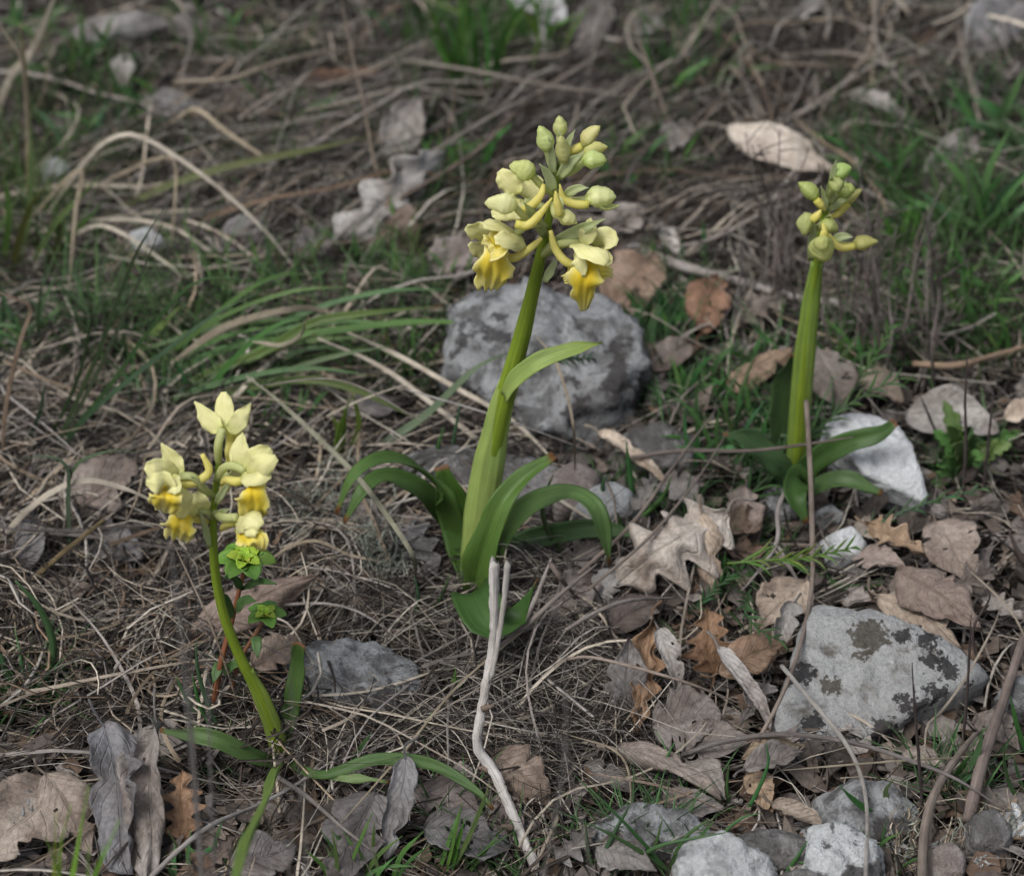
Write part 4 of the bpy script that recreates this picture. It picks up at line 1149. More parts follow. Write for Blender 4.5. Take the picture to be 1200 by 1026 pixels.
# ------------------------------------------------------------------ orchids
C_STEM, C_SHEATH, C_LEAF, C_BRACT = (.21, .295, .028), (.32, .42, .12), (.072, .14, .03), (.66, .73, .47)
C_SEP, C_SPUR, C_OVARY, C_BUD = (.95, .925, .56), (.92, .84, .31), (.66, .70, .36), (.74, .76, .38)
MM = .001
class Orchid:
    def __init__(s, label, base_px):
        s.base = on_g(*base_px, 0.0)
        s.y = s.base.y
        s.root = thing("orchid", label, "orchid", s.base)
    def P(s, px, py, dy=0.0):
        return on_y(px, py, s.y + dy)
    def add(s, name, geo, mat, color, parent=None, alpha=0.0):
        v, f, uv = geo
        return put(name, v, f, mat, parent=parent or s.root, base=s.base, uv=uv, color=(*color, alpha))
    def stem(s, pts, rad, n=30):
        w = [s.P(*p) for p in pts]
        k = scale_at(w[0])
        s.stem_pts = catmull(w, 60)
        s.stem_o = s.add("stem", tube(w, [r * k for r in rad], n=n, sides=12, lobes=5, lobe_amp=.035), "green_leaf", C_STEM)
    def near(s, px, py):
        """point of the stem closest to a pixel"""
        q = s.P(px, py)
        return min(s.stem_pts, key=lambda p: (p - q).length)
    def leaf(s, pts, hw, up, color=C_LEAF, name="leaf", alpha=1.0, n=22, m=9, **kw):
        w = [s.P(*p) for p in pts]
        for q in w:
            q.z = max(q.z, float(gz(q.x, q.y)) + .007)
        k = scale_at(w[0])
        return s.add(name, ribbon(w, [x * k * .88 for x in hw], up, n=n, m=m, thick=.0006, wave=.0022, wfreq=2.2, seed=len(s.root.children) * 1.3, **kw), "green_leaf", color, alpha=alpha)
    def sheath(s, pts, rad, seam=0.6, wrap=5.6, flat=.62, color=C_SHEATH, n=30, m=26):
        w = catmull([s.P(*p) for p in pts], n)
        k = scale_at(w[0])
        tg = tangents(w)
        top, bot, uvr = [], [], []
        for i in range(n):
            t = i / (n - 1)
            side = tg[i].cross(V((0, 1, 0))).normalized()
            fw = side.cross(tg[i]).normalized()
            r = lerp_list(rad, t) * k
            rt, rb, ru = [], [], []
            for j in range(m):
                q = j / (m - 1)
                a = seam + q * wrap + .25 * t
                rr = r * (1 + .10 * q) * (1 + .02 * math.sin(a * 17))
                d = side * math.cos(a) * rr - fw * (math.sin(a) * rr * flat) * -1
                d2 = d * (1 - .0005 / max(rr, .001))
                rt.append(w[i] + d)
                rb.append(w[i] + d2)
                ru.append((q, t * .9))
            top.append(rt)
            bot.append(rb)
            uvr.append(ru)
        return s.add("sheath", sheet(top, bot, uvr), "green_leaf", color)
    def bract(s, parent, a, b, hw, up=(0, -1, .3), color=C_BRACT, bow=.12):
        d = b - a
        mid = a.lerp(b, .5) + V((0, 0, 1)) * d.length * bow
        s.add("bract", ribbon([a, mid, b], [hw * .6, hw, hw * .75, hw * .05], V(up), n=11, m=5, cup=.5, thick=.0004), "petal", color, parent)
    def bud(s, b, t, hw, dy=0.0, dyt=None, color=C_BUD, stem_at=None, spur=None, bract=None, open_=0.0):
        """b, t: pixel of its base and tip; spur: list of pixels; bract: (from, to, half width) in pixels"""
        dyt = dy if dyt is None else dyt
        A, B = s.P(b[0], b[1], dy), s.P(t[0], t[1], dyt)
        k = scale_at(A)
        ln = (B - A)
        bulge = V((0, 0, -1)).cross(ln).cross(ln).normalized() * ln.length * .05
        jj = random.Random(int(b[0] * 7 + b[1]))
        prof = [.30, .72 * jj.uniform(.9, 1.1), .96, 1.0, .93 * jj.uniform(.92, 1.04), .76 * jj.uniform(.85, 1.1), .50 * jj.uniform(.7, 1.2), .12]
        color = tuple(x * jj.uniform(.93, 1.06) for x in color)
        geo = tube([A, A.lerp(B, .5) + bulge, B], [hw * k * p for p in prof], n=24, sides=21, lobes=3, lobe_amp=.085, wob=.07, seed=b[0] * .37)
        o = s.add("bud", geo, "petal", color)
        if open_:
            up = V((0, 0, 1))
            o2 = ribbon([A.lerp(B, .2) - up * hw * k * .6, A.lerp(B, .7) - up * hw * k * (.8 + open_ * .5), A.lerp(B, 1.12) - up * hw * k * open_], [hw * k * .5, hw * k * .75, hw * k * .55, hw * k * .1], V((0, 0, -1)), n=12, m=7, cup=-.7, thick=.0005)
            s.add("sepal", o2, "petal", color, o)
        at = s.near(*(stem_at or b))
        dv = ln.normalized()
        mid = at.lerp(A, .55) + V((0, 0, -1)) * (A - at).length * .12
        s.add("ovary", tube([at, mid, A + dv * hw * k * .35], [1.0 * MM, 1.25 * MM, 1.2 * MM], n=10, sides=8), "petal", tuple(.55 * x + .45 * y for x, y in zip(C_OVARY, color)), o)
        if spur:
            w = [s.P(p[0], p[1], dy - .002) for p in spur]
            s.add("spur", tube(w, [1.35 * MM, 1.5 * MM, 1.4 * MM, .9 * MM, .3 * MM], n=14, sides=9), "petal", C_SPUR, o)
        if bract:
            (p, q, bw) = bract
            s.bract(o, s.P(p[0], p[1], dy * .4 - .002), s.P(q[0], q[1], dy - .003), bw * k)
        return o
    def lip(s, fl, pts, hw, seed=0, up=(0, -.9, .35), lob=1.0, fold=.12):
        """ruffled lip along pixels (x, y, depth); hw: half widths in pixels"""
        w = [s.P(*p) for p in pts]
        k = scale_at(w[0]) * 1.08
        n, m = 26, 31
        sp_ = catmull(w, n)
        tg = tangents(sp_)
        top, bot, uvr = [], [], []
        mx = max(hw) * k
        for i in range(n):
            t = i / (n - 1)
            side = tg[i].cross(V(up)).normalized()
            nr = side.cross(tg[i]).normalized()
            wd = lerp_list(hw, t) * k
            rt, rb, ru = [], [], []
            for j in range(m):
                q = -1 + 2 * j / (m - 1)
                ed = max(0, t - .45) / .55
                crn = (.14 * math.cos(q * 8.5 + seed) + .30 * noise.noise(V((q * 5, seed * 2.3, t * 2))) + .22 * noise.noise(V((q * 13, seed * 1.3, 4)))) * ed
                notch = lob * (.34 * math.exp(-((abs(q + .1 * math.sin(seed)) - .5) / .12) ** 2) + .12 * math.exp(-(q / .1) ** 2)) * ed
                cut = 1 - .10 * math.cos(t * 19 + seed) * abs(q) ** 3 - .24 * (noise.noise(V((t * 6.5, q * .6, seed))) + .1) * abs(q) ** 2 - .16 * noise.noise(V((t * 17, q, seed))) * abs(q) ** 3
                back = -wd * fold * q * q - wd * .10 * math.exp(-(q / .16) ** 2)
                ruf = wd * .20 * abs(q) ** 1.5 * math.sin(t * 14 + seed + (2 if q > 0 else 0)) * (.2 + t) + wd * .12 * ed * math.sin(q * 11 + seed)
                p = sp_[i] + side * (q * wd * cut) + nr * (back + ruf) - tg[i] * ((notch - crn) * mx * .55)
                rt.append(p + nr * .00022)
                rb.append(p - nr * .00022)
                ru.append((q * .5 + .5, t))
            top.append(rt)
            bot.append(rb)
            uvr.append(ru)
        s.add("lip", sheet(top, bot, uvr), "lip", (.8, .6, .03), fl)
    def flower(s, petals, lips=(), spur=None, ovary=None, bract=None, seed=0, color=C_SEP, spur_dy=-.004, ovary_dy=0.0):
        """petals: (name, pixels (x, y, depth), half width px, cup, which way it looks, shape, shade)"""
        fl = thing_part("flower", s.root)
        for q, (nm, pts, hw, cup, up, shape, shade) in enumerate(petals):
            w = [s.P(*p) for p in pts]
            k = scale_at(w[0])
            prof = {"round": [.40, .82, 1.0, 1.0, .80, .30], "point": [.45, .90, 1.0, .80, .45, .06], "dome": [.55, .95, 1.05, 1.0, .8, .35]}[shape]
            g = ribbon(w, [hw * 1.28 * k * p for p in prof], V(up), n=16, m=9, cup=cup * .75, thick=.0003, wave=hw * k * .6, wfreq=2.6, seed=seed + q * 1.7)
            s.add(nm, g, "petal", tuple(min(1, x * shade) for x in color), fl)
        for q, (pts, hw, kw) in enumerate(lips):
            s.lip(fl, pts, hw, seed + q, **kw)
        if spur:
            w = [s.P(p[0], p[1], p[2] if len(p) > 2 else spur_dy) for p in spur]
            s.add("spur", tube(w, [1.2 * MM, 1.5 * MM, 1.4 * MM, 1.2 * MM, .7 * MM], n=16, sides=9), "petal", C_SPUR, fl)
        if ovary:
            w = [s.near(*ovary[0][:2])] + [s.P(p[0], p[1], p[2] if len(p) > 2 else ovary_dy) for p in ovary[1:]]
            s.add("ovary", tube(w, [1.1 * MM, 1.35 * MM, 1.3 * MM], n=14, sides=9, lobes=3, lobe_amp=.12), "petal", C_OVARY, fl)
        for p, q, bw, bd in bract or ():
            s.bract(fl, s.P(p[0], p[1], -.002), s.P(q[0], q[1], bd), bw * scale_at(s.base), bow=.05)
        return fl
def thing_part(name, parent):
    o = bpy.data.objects.new(name, None)
    o.empty_display_size = .004
    COL.objects.link(o)
    o.parent = parent
    return o

# --- the tall orchid in the middle
T = Orchid("tallest yellow orchid, open flowers below green buds, in the middle", (553, 694))
T.stem([(553, 692), (560, 640), (573, 560), (588, 480), (603, 425), (615, 380), (629, 320), (640, 270), (648, 232), (655, 196), (658, 180)], [9.5, 10, 10, 10.5, 11, 11, 9.8, 7.8, 6, 4, 2.5], n=40)
T.sheath([(553, 690), (558, 640), (566, 585), (577, 525), (588, 475), (598, 446)], [11.5, 15.5, 17.5, 17, 13.5, 11], seam=.9)
T.leaf([(592, 466, -.004), (604, 446, -.006), (628, 426, -.008), (664, 411, -.006), (706, 402, -.002)], [9, 12, 12, 10, 1], [V((-.6, -.6, .6)), V((-.4, -.7, .6)), V((0, -.8, .7))], C_SHEATH, name="sheath_tip", alpha=0, cup=.45, m=9)
LL = C_LEAF
T.leaf([(546, 690, .004), (536, 620, .008), (516, 575, .004), (480, 545, -.004), (440, 540, -.012), (412, 560, -.018), (396, 602, -.022)], [10, 16, 15, 14, 13, 11, 3], [V((-.4, -.5, .8)), V((-.3, -.3, 1)), V((-.8, -.6, .5))], LL, cup=.35, n=30)
T.leaf([(546, 686, .012), (528, 612, .016), (492, 574, .010), (452, 560, .004), (424, 576, -.004), (404, 612, -.008)], [8, 14, 15, 14, 12, 5], [V((-.4, -.6, .7)), V((-.2, -.5, 1)), V((-.7, -.6, .5))], (.07, .135, .03), cup=.3, n=26)
T.leaf([(548, 694, -.004), (543, 650, .004), (532, 600, .012), (517, 546, .014)], [12, 22, 23, 9], V((.2, -1, .3)), (.06, .13, .022), cup=.22, n=20)
T.leaf([(554, 694, -.014), (566, 650, -.018), (586, 596, -.016), (612, 562, -.010), (650, 534, -.004)], [14, 24, 17, 14, 6], [V((-.3, -1, .3)), V((-.4, -.9, .5)), V((-.3, -.5, .9))], (.085, .16, .03), vfold=.55, n=26, m=11)
T.leaf([(566, 690, .006), (592, 620, .008), (628, 590, .006), (668, 579, .000), (696, 594, -.008), (708, 630, -.012), (714, 662, -.014)], [14, 22, 18, 15, 14, 11, 3], [V((-.2, -.5, .8)), V((0, -.4, 1)), V((.8, -.6, .5))], (.085, .155, .045), cup=.3, n=30)
T.leaf([(566, 690, .016), (604, 640, .018), (648, 626, .016), (700, 620, .012), (752, 628, .008)], [12, 16, 14, 12, 3], V((0, -.7, .8)), (.055, .115, .035), cup=.3, n=22)
T.leaf([(558, 692, -.02), (556, 700, -.045), (576, 732, -.060), (606, 726, -.050), (630, 678, -.046)], [12, 27, 30, 20, 1], [V((-.3, -.5, .9)), V((-.1, -.3, 1)), V((-.6, -.6, .6))], (.05, .115, .024), cup=.4, n=24, m=11)
# open flowers
UL, UC, UR_, UT = (-.5, -.8, .45), (0, -.85, .5), (.5, -.8, .4), (-.1, -.45, .9)
T.flower([("petal", [(577, 282, -.008), (562, 272, -.012), (546, 266, -.014)], 10.5, .2, UL, "round", 1.0),
          ("sepal", [(606, 273, -.006), (588, 264, -.012), (566, 263, -.016)], 10, -.35, UT, "dome", 1.0),
          ("sepal", [(612, 278, -.008), (598, 280, -.020), (580, 281, -.024)], 11, -.45, (.1, -.7, .7), "dome", 1.05),
          ("sepal", [(582, 296, -.008), (566, 293, -.012), (550, 285, -.014)], 9, .15, UL, "round", .92),
          ("petal", [(600, 286, -.004), (588, 274, -.002), (574, 268, .002)], 9, .1, UC, "round", .95)],
         [([(592, 283, -.010), (584, 288, -.016), (580, 302, -.020), (577, 318, -.020), (573, 340, -.016)], [8, 17, 13, 19, 21, 17, 12], {}),
          ([(590, 286, -.012), (582, 290, -.020), (574, 296, -.020)], [10, 17, 14], dict(lob=.2, up=(-.1, -.5, .9), fold=-.4))],
         spur=[(588, 300, -.014), (603, 302, -.016), (620, 292, -.012), (635, 279, -.010)], ovary=[(632, 262), (620, 264, -.010), (604, 274, -.008)], bract=[((639, 277), (613, 236), 6.5, -.016)], seed=4)
T.flower([("sepal", [(684, 286, -.012), (690, 270, -.010), (692, 255, -.006)], 8.5, .2, UC, "point", .95),
          ("sepal", [(681, 284, -.010), (696, 292, -.022), (712, 309, -.026)], 14, -.45, (.35, -.7, .6), "dome", 1.04),
          ("petal", [(676, 290, -.012), (677, 304, -.020), (684, 324, -.022)], 8.5, -.3, UL, "round", 1.0),
          ("petal", [(694, 286, -.006), (708, 280, -.008), (724, 284, -.010)], 11.5, .15, UR_, "round", 1.0),
          ("sepal", [(696, 294, -.008), (706, 302, -.010), (718, 304, -.012)], 10, .1, UR_, "round", .95)],
         [([(690, 304, -.014), (688, 316, -.020), (684, 334, -.022), (684, 364, -.016)], [10, 17, 19, 14, 9, 4], dict(lob=.5)),
          ([(688, 312, -.014), (700, 317, -.018), (718, 320, -.016)], [8, 11, 9, 5], dict(lob=.4, up=(.2, -.8, .5))),
          ([(684, 316, -.014), (674, 322, -.014), (661, 328, -.010)], [7, 11, 9, 5], dict(lob=.4, up=(-.2, -.8, .5)))],
         spur=[(676, 312, -.012), (662, 306, -.012), (650, 290, -.010), (645, 270, -.008)], ovary=[(641, 298), (656, 286, -.008), (682, 284, -.010)], bract=[((638, 296), (710, 256), 8.5, -.014), ((638, 330), (654, 302), 5, .004)], seed=9)
T.flower([("petal", [(606, 228, .004), (598, 216, .004), (585, 200, .006)], 11.5, .2, UL, "round", 1.02),
          ("petal", [(612, 230, .006), (624, 218, .010), (634, 208, .012)], 11, .15, UC, "round", .95),
          ("sepal", [(612, 238, .002), (596, 246, .000), (576, 251, .000)], 9.5, .2, UL, "round", .95),
          ("sepal", [(612, 234, .004), (604, 244, -.002), (594, 256, -.004)], 12, .2, UC, "round", .98)],
         [([(616, 240, .002), (612, 250, -.002), (610, 262, -.002)], [6, 9, 8, 5], {})],
         spur=[(612, 246, -.004), (624, 240, -.006), (634, 228, -.006), (637, 216, -.004)], ovary=[(645, 246), (630, 240, .004), (614, 236, .004)], seed=15)
# buds
T.bud((656, 160), (655, 136), 8.5, .004, stem_at=(657, 178), bract=((659, 186), (655, 152), 4.5))
T.bud((642, 178), (632, 148), 10.5, -.004, stem_at=(652, 205), bract=((648, 205), (643, 160), 5.5), color=(.74, .77, .38))
T.bud((683, 170), (703, 148), 9, .002, stem_at=(660, 184), bract=((660, 184), (674, 152), 4.5), spur=[(682, 171), (672, 176), (662, 178)])
T.bud((684, 180), (712, 172), 8.5, .010, stem_at=(657, 192), color=(.88, .84, .40))
T.bud((682, 189), (711, 188), 11, -.004, stem_at=(655, 205), bract=((655, 208), (684, 180), 7), color=(.76, .78, .38))
T.bud((661, 192), (657, 160), 9, -.004, dyt=-.008, stem_at=(657, 190), bract=((660, 190), (654, 154), 5), color=(.76, .78, .38))
T.bud((626, 205), (597, 194), 12.5, -.004, stem_at=(648, 226), bract=((650, 224), (632, 192), 6.5), color=(.74, .77, .38))
T.bud((606, 241), (568, 238), 12.5, -.014, stem_at=(640, 266), spur=[(604, 262), (618, 264), (632, 252), (647, 232)], color=(.95, .925, .55))
T.bud((686, 233), (722, 231), 13, -.004, stem_at=(650, 224), spur=[(690, 240), (672, 239), (660, 232), (656, 216)], bract=((662, 228), (690, 220), 6), color=(.95, .925, .55), open_=.9)
T.bud((654, 252), (676, 262), 9.5, -.016, stem_at=(650, 236), bract=((652, 232), (660, 248), 5), color=(.93, .90, .50), spur=[(656, 252), (653, 238), (651, 224)])

# --- the small orchid in front on the left
S = Orchid("small slender yellow orchid with six open flowers and few leaves", (330, 898))
S.stem([(330, 896), (322, 858), (306, 815), (284, 775), (264, 725), (253, 675), (250, 630), (251, 590), (254, 560), (257, 535)], [7.5, 7.5, 7, 6.5, 6, 5.6, 5.2, 4.5, 3.6, 2.8], n=36)
S.sheath([(330, 896), (323, 860), (308, 820), (290, 785)], [8.5, 10.5, 9.5, 7], seam=1.0, color=(.20, .27, .05))
S.leaf([(334, 890, .002), (340, 840, .008), (348, 790, .012), (352, 752, .012)], [7, 12, 12, 9], V((-.3, -.9, .3)), (.075, .14, .035), vfold=.35)
S.leaf([(326, 904, -.006), (296, 886, -.012), (250, 866, -.014), (188, 856, -.008)], [8, 12, 12, 3], V((0, -.6, .8)), (.08, .14, .04), cup=.4)
S.leaf([(334, 896, -.006), (376, 908, -.022), (440, 890, -.022), (506, 897, -.030), (556, 924, -.040), (578, 948, -.046)], [5, 7, 9, 9.5, 7, 2], V((0, -.5, .9)), (.065, .125, .035), cup=.4, n=26)
S.leaf([(328, 896, -.012), (318, 925, -.07), (300, 970, -.14), (270, 1045, -.2)], [7, 10, 10, 5], V((-.4, -.5, .8)), (.17, .26, .06), vfold=.4)
S.leaf([(376, 912, -.022), (416, 912, -.028), (456, 916, -.030)], [2, 6, 2], V((0, -.5, .9)), (.16, .23, .09), cup=.4, n=14)
UBk = (0, -.95, .25)
S.flower([("sepal", [(260, 503, .002), (247, 494, .004), (228, 470, .008)], 9.5, .1, UBk, "point", 1.0),
          ("sepal", [(263, 501, .004), (263, 482, .008), (262, 459, .012)], 8.8, .05, UBk, "round", 1.02),
          ("sepal", [(266, 503, .002), (277, 496, .004), (294, 472, .008)], 9.5, .1, UBk, "point", 1.0)],
         [([(268, 500, .010), (272, 508, .012), (275, 518, .012)], [5, 7, 7, 4], {})],
         spur=[(270, 506, .006), (270, 518, .006), (268, 532, .002), (270, 544, .0)], ovary=[(257, 540), (256, 522, -.002), (261, 502, .0)], seed=21)
S.flower([("sepal", [(284, 548, -.004), (281, 528, -.002), (284, 506, .002)], 10, .1, UBk, "point", 1.0),
          ("sepal", [(289, 552, -.008), (302, 538, -.010), (317, 525, -.008)], 12.5, -.12, UC, "round", 1.0),
          ("petal", [(290, 554, -.012), (306, 546, -.018), (324, 536, -.018)], 11, -.18, UC, "round", 1.04),
          ("sepal", [(284, 556, -.010), (300, 558, -.018), (318, 556, -.018)], 10, -.25, (.1, -.6, .8), "round", 1.0)],
         [([(292, 560, -.012), (296, 570, -.018), (297, 586, -.020), (293, 607, -.014)], [8, 13, 16, 18, 17, 13], {})],
         spur=[(286, 562, -.008), (276, 564, -.008), (266, 562, -.004), (260, 566, -.002)], ovary=[(253, 562), (264, 547, -.004), (276, 546, -.006), (288, 552, -.008)], bract=[((253, 590), (272, 562), 4.5, -.006)], seed=24)
S.flower([("sepal", [(208, 560, -.004), (202, 540, -.002), (189, 519, .0)], 10, .1, UBk, "point", 1.0),
          ("sepal", [(206, 562, -.008), (188, 552, -.012), (170, 545, -.012)], 12.5, -.12, UC, "round", 1.0),
          ("petal", [(206, 566, -.012), (190, 566, -.018), (171, 564, -.018)], 11.5, -.15, UL, "round", 1.03),
          ("petal", [(198, 560, -.010), (204, 570, -.018), (208, 578, -.020)], 9, -.3, UC, "dome", .97),
          ("sepal", [(214, 568, -.006), (216, 586, -.010), (211, 608, -.010)], 8.5, .1, UR_, "round", .98)],
         [([(198, 568, -.012), (195, 578, -.018), (194, 586, -.020), (191, 600, -.016)], [8, 14, 18, 18, 14], dict(lob=.8))],
         spur=[(208, 566, -.006), (224, 566, -.006), (238, 560, -.004), (245, 550, -.003), (237, 532, -.002)], ovary=[(249, 580), (238, 574, -.004), (226, 559, -.006), (208, 559, -.006)], bract=[((249, 582), (222, 556), 4, -.008)], seed=27)
S.flower([("petal", [(228, 600, .0), (228, 590, -.002), (226, 578, .0)], 8.5, .1, UC, "round", .98),
          ("petal", [(232, 604, -.002), (222, 598, -.006), (212, 594, -.006)], 8, -.2, UC, "round", 1.0),
          ("sepal", [(240, 596, -.004), (237, 586, -.006), (231, 572, -.004)], 7, .1, UBk, "point", 1.0)],
         [([(218, 598, -.004), (213, 608, -.010), (210, 618, -.012), (207, 632, -.008)], [7, 13, 17, 18, 14], dict(lob=1.2))],
         spur=[(222, 604, -.002), (232, 608, -.002), (244, 612, .0)], ovary=[(250, 606), (240, 598, -.002), (228, 600, -.002)], bract=[((246, 640), (234, 596), 4, -.004)], seed=30)
S.flower([("sepal", [(277, 614, -.012), (290, 606, -.022), (306, 616, -.026)], 13, -.5, (.05, -.6, .8), "dome", 1.0),
          ("petal", [(276, 616, -.012), (288, 618, -.024), (300, 626, -.028)], 9, -.4, (.1, -.8, .5), "dome", 1.02)],
         [([(280, 616, -.014), (291, 624, -.024), (300, 634, -.028), (305, 645, -.026)], [8, 16, 16, 13, 7], dict(up=(-.2, -.7, .7)))],
         spur=[(278, 612, -.010), (268, 613, -.008), (259, 620, -.004)], ovary=[(252, 602), (262, 606, -.008), (278, 606, -.012)], bract=[((250, 606), (270, 596), 4.5, -.010)], seed=33)
S.flower([("sepal", [(270, 548, .006), (272, 530, .008), (273, 514, .010)], 5.5, .2, UBk, "point", .95),
          ("petal", [(268, 556, .006), (276, 558, .008), (284, 566, .008)], 8, .1, UC, "round", .9)],
         [], spur=[(268, 566, .004), (262, 574, .004), (258, 582, .002)], ovary=[(253, 568), (260, 562, .004), (268, 556, .006)], seed=36)

# --- the orchid in bud on the right, further back
B = Orchid("orchid still in green bud, thick leafy stem, right behind stones", (931, 588))
B.stem([(931, 586), (934, 530), (938, 470), (944, 400), (952, 340), (958, 300), (963, 270), (968, 240), (975, 212), (979, 198)], [8, 8.5, 9, 9, 8, 6.8, 6, 5, 4, 2.5], n=36)
B.sheath([(931, 586), (934, 530), (939, 465), (945, 400), (952, 345), (958, 306)], [9.5, 11, 11.5, 11.5, 10, 6.8], seam=1.1, wrap=5.9, color=(.20, .29, .055))
B.leaf([(926, 580, .012), (916, 520, .016), (916, 460, .018), (928, 414, .016)], [9, 17, 16, 3], V((.3, -.9, .3)), (.055, .105, .035), cup=.3)
B.leaf([(936, 584, -.004), (950, 545, -.004), (990, 520, -.008), (1030, 508, -.010), (1050, 494, -.010)], [12, 16, 15, 13, 6], V((-.1, -.8, .6)), (.06, .125, .03), vfold=.4)
B.leaf([(934, 588, -.008), (956, 570, -.012), (990, 562, -.016), (1034, 578, -.020)], [9, 12, 12, 4], V((0, -.6, .8)), (.07, .13, .04), cup=.4)
B.leaf([(930, 588, -.010), (936, 560, -.018), (932, 580, -.034), (946, 612, -.04)], [14, 20, 18, 5], V((0, -.8, .5)), (.045, .10, .02), cup=.3)
B.leaf([(928, 586, -.002), (912, 545, -.004), (880, 516, -.004), (848, 508, -.006)], [9, 16, 16, 3], V((.1, -.7, .7)), (.06, .115, .045), cup=.3)
GB2 = (.55, .64, .26)
B.bud((978, 206), (998, 196), 9.7, -.002, stem_at=(977, 208), color=GB2, bract=((974, 214), (980, 188), 4))
B.bud((958, 234), (936, 214), 9.1, -.004, stem_at=(967, 246), color=GB2, bract=((968, 246), (962, 218), 4), spur=[(956, 234), (962, 240), (967, 247)])
B.bud((974, 222), (988, 212), 9.7, -.012, stem_at=(972, 226), color=(.50, .60, .24), bract=((970, 230), (976, 206), 4))
B.bud((982, 228), (1002, 220), 10.3, -.006, stem_at=(970, 234), color=(.50, .60, .24), bract=((972, 238), (992, 212), 4.5))
B.bud((988, 240), (1010, 222), 7.4, .002, stem_at=(970, 242), color=(.58, .62, .24), spur=[(994, 238), (982, 250), (974, 253), (970, 248)], bract=((972, 246), (996, 232), 4.5))
B.bud((952, 264), (933, 261), 13.7, -.010, stem_at=(964, 262), color=(.60, .65, .28), bract=((950, 305), (954, 258), 6), spur=[(952, 258), (958, 252), (962, 246)])
B.bud((962, 262), (982, 270), 9.7, -.016, stem_at=(965, 258), color=(.52, .60, .25), bract=((964, 268), (974, 252), 4))
B.bud((963, 300), (963, 282), 14.8, -.018, dyt=-.026, stem_at=(961, 284), color=(.62, .66, .29), spur=[(964, 284), (966, 270), (964, 262)])
B.bud((998, 288), (1029, 283), 9.1, -.002, stem_at=(964, 272), color=(.62, .66, .25), spur=[(1002, 288), (986, 290), (976, 282), (969, 270)], bract=((976, 280), (1000, 278), 5.5))
# ------------------------------------------------------------------ single dry blades, stalks and twigs that can be told apart
def stalk(label, pts, r, color, mode="span", name="withered_grass_stalk", cat="dry grass", h=.006, h1=None, bow=0.0, y1=None, dy=0.0, flat=True, taper=.35, n=26, group=None, wob=.0, seed=0, up=None):
    """r: half width in pixels"""
    if mode == "span":
        w = span(pts, h, h if h1 is None else h1, bow)
    elif mode == "arc":
        w = arc(pts, y1, dy, h)
    else:
        w = lying(pts, h)
    k = scale_at(w[len(w) // 2]) * (.74 if flat else 1.0)
    base = w[0]
    if flat:
        g = ribbon(w, [r * k * .4, r * k, r * k, r * k * .85, r * k * taper], up or V((.15, -.75, .6)), n=n, m=4, vfold=.4, thick=.0004, twist=rnd.uniform(-.8, .8))
    else:
        g = tube(w, [r * k, r * k, r * k * .8, r * k * taper], n=n, sides=8, wob=wob, seed=seed)
    o = put(name, *g[:2], "dry_stalk", base=base, uv=g[2], color=color)
    return tag(o, label, cat, group)
STRAW, PALE, GREY, BROWN, DARK, SILV = (.48, .40, .29), (.66, .59, .48), (.30, .26, .225), (.24, .165, .105), (.10, .085, .08), (.42, .39, .37)
stalk("pale blade arching high over the straw on the upper left", [(48, 262), (88, 205), (122, 168), (160, 159), (215, 190), (270, 232), (320, 282), (364, 340)], 4.2, PALE)
stalk("blurred thick pale stalk crossing the upper left corner", [(-10, 150), (12, 92), (38, 58), (68, -12)], 6, PALE, "arc", dy=-.02)
stalk("tall tan blade forked at its tip near the left edge", [(36, 268), (33, 190), (31, 110), (24, 28)], 4, (.40, .32, .18), "arc", dy=.01)
stalk("short tan prong leaning off the tall forked blade", [(36, 264), (28, 90), (14, 52), (-4, 26)], 3.2, STRAW, "arc", dy=.005)
stalk("sharply kinked tan blade below the arched pale blade", [(170, 156), (200, 144), (229, 128), (262, 152), (306, 182), (352, 212)], 3.5, STRAW)
stalk("pale blade bundle curving low across the upper left", [(36, 272), (90, 266), (140, 254), (190, 248), (260, 246)], 4, PALE, h=.01)
stalk("pale blade bending down under the low bundle", [(70, 284), (108, 266), (135, 270), (180, 298), (240, 344)], 3.6, PALE, h=.012)
stalk("second pale blade under the low bundle, shorter", [(100, 258), (160, 258), (205, 268), (250, 296)], 3.2, PALE, h=.014)
stalk("pale blade folded down vertically at the left", [(30, 262), (92, 200), (88, 250), (80, 345)], 3.6, STRAW, h=.01)
stalk("pale straight blade rising to the kinked tan one", [(185, 240), (215, 225), (245, 212)], 4, PALE, h=.012)
stalk("curled tan blade loop under the arched pale blade", [(110, 220), (150, 200), (185, 186), (206, 196), (200, 300)], 3, STRAW, h=.008)
stalk("bent dry reed hanging at the left edge", [(2, 540), (8, 470), (24, 400), (36, 362), (18, 350), (-10, 340)], 4, (.38, .28, .20), "arc", dy=-.01)
stalk("silvery dry blade hooped left of the small orchid", [(-12, 648), (30, 600), (70, 572), (105, 563), (145, 572), (182, 588)], 5, PALE, h=.004, h1=.03)
stalk("cut brown stalk slanting below the hooped silvery blade", [(30, 686), (70, 650), (122, 608)], 4, (.30, .23, .12), "arc", dy=0, taper=.9)
stalk("long curved blade falling from the grass to the lichen", [(288, 440), (322, 466), (370, 510), (420, 560), (462, 616), (484, 652), (487, 682)], 4.4, (.34, .33, .24), h=.045, h1=.004, n=34)
stalk("hair-thin straight straw pointing at the middle orchid's sheath", [(300, 452), (400, 446), (500, 496)], 1.4, GREY, h=.05, h1=.05)
stalk("thin straight straw crossing in front of the grey boulder", [(460, 452), (570, 484), (690, 528)], 1.6, SILV, h=.04, h1=.02)
stalk("pale thin straw pointing up right under the long green blade", [(366, 496), (420, 470), (476, 450)], 1.9, PALE, h=.006, h1=.05)
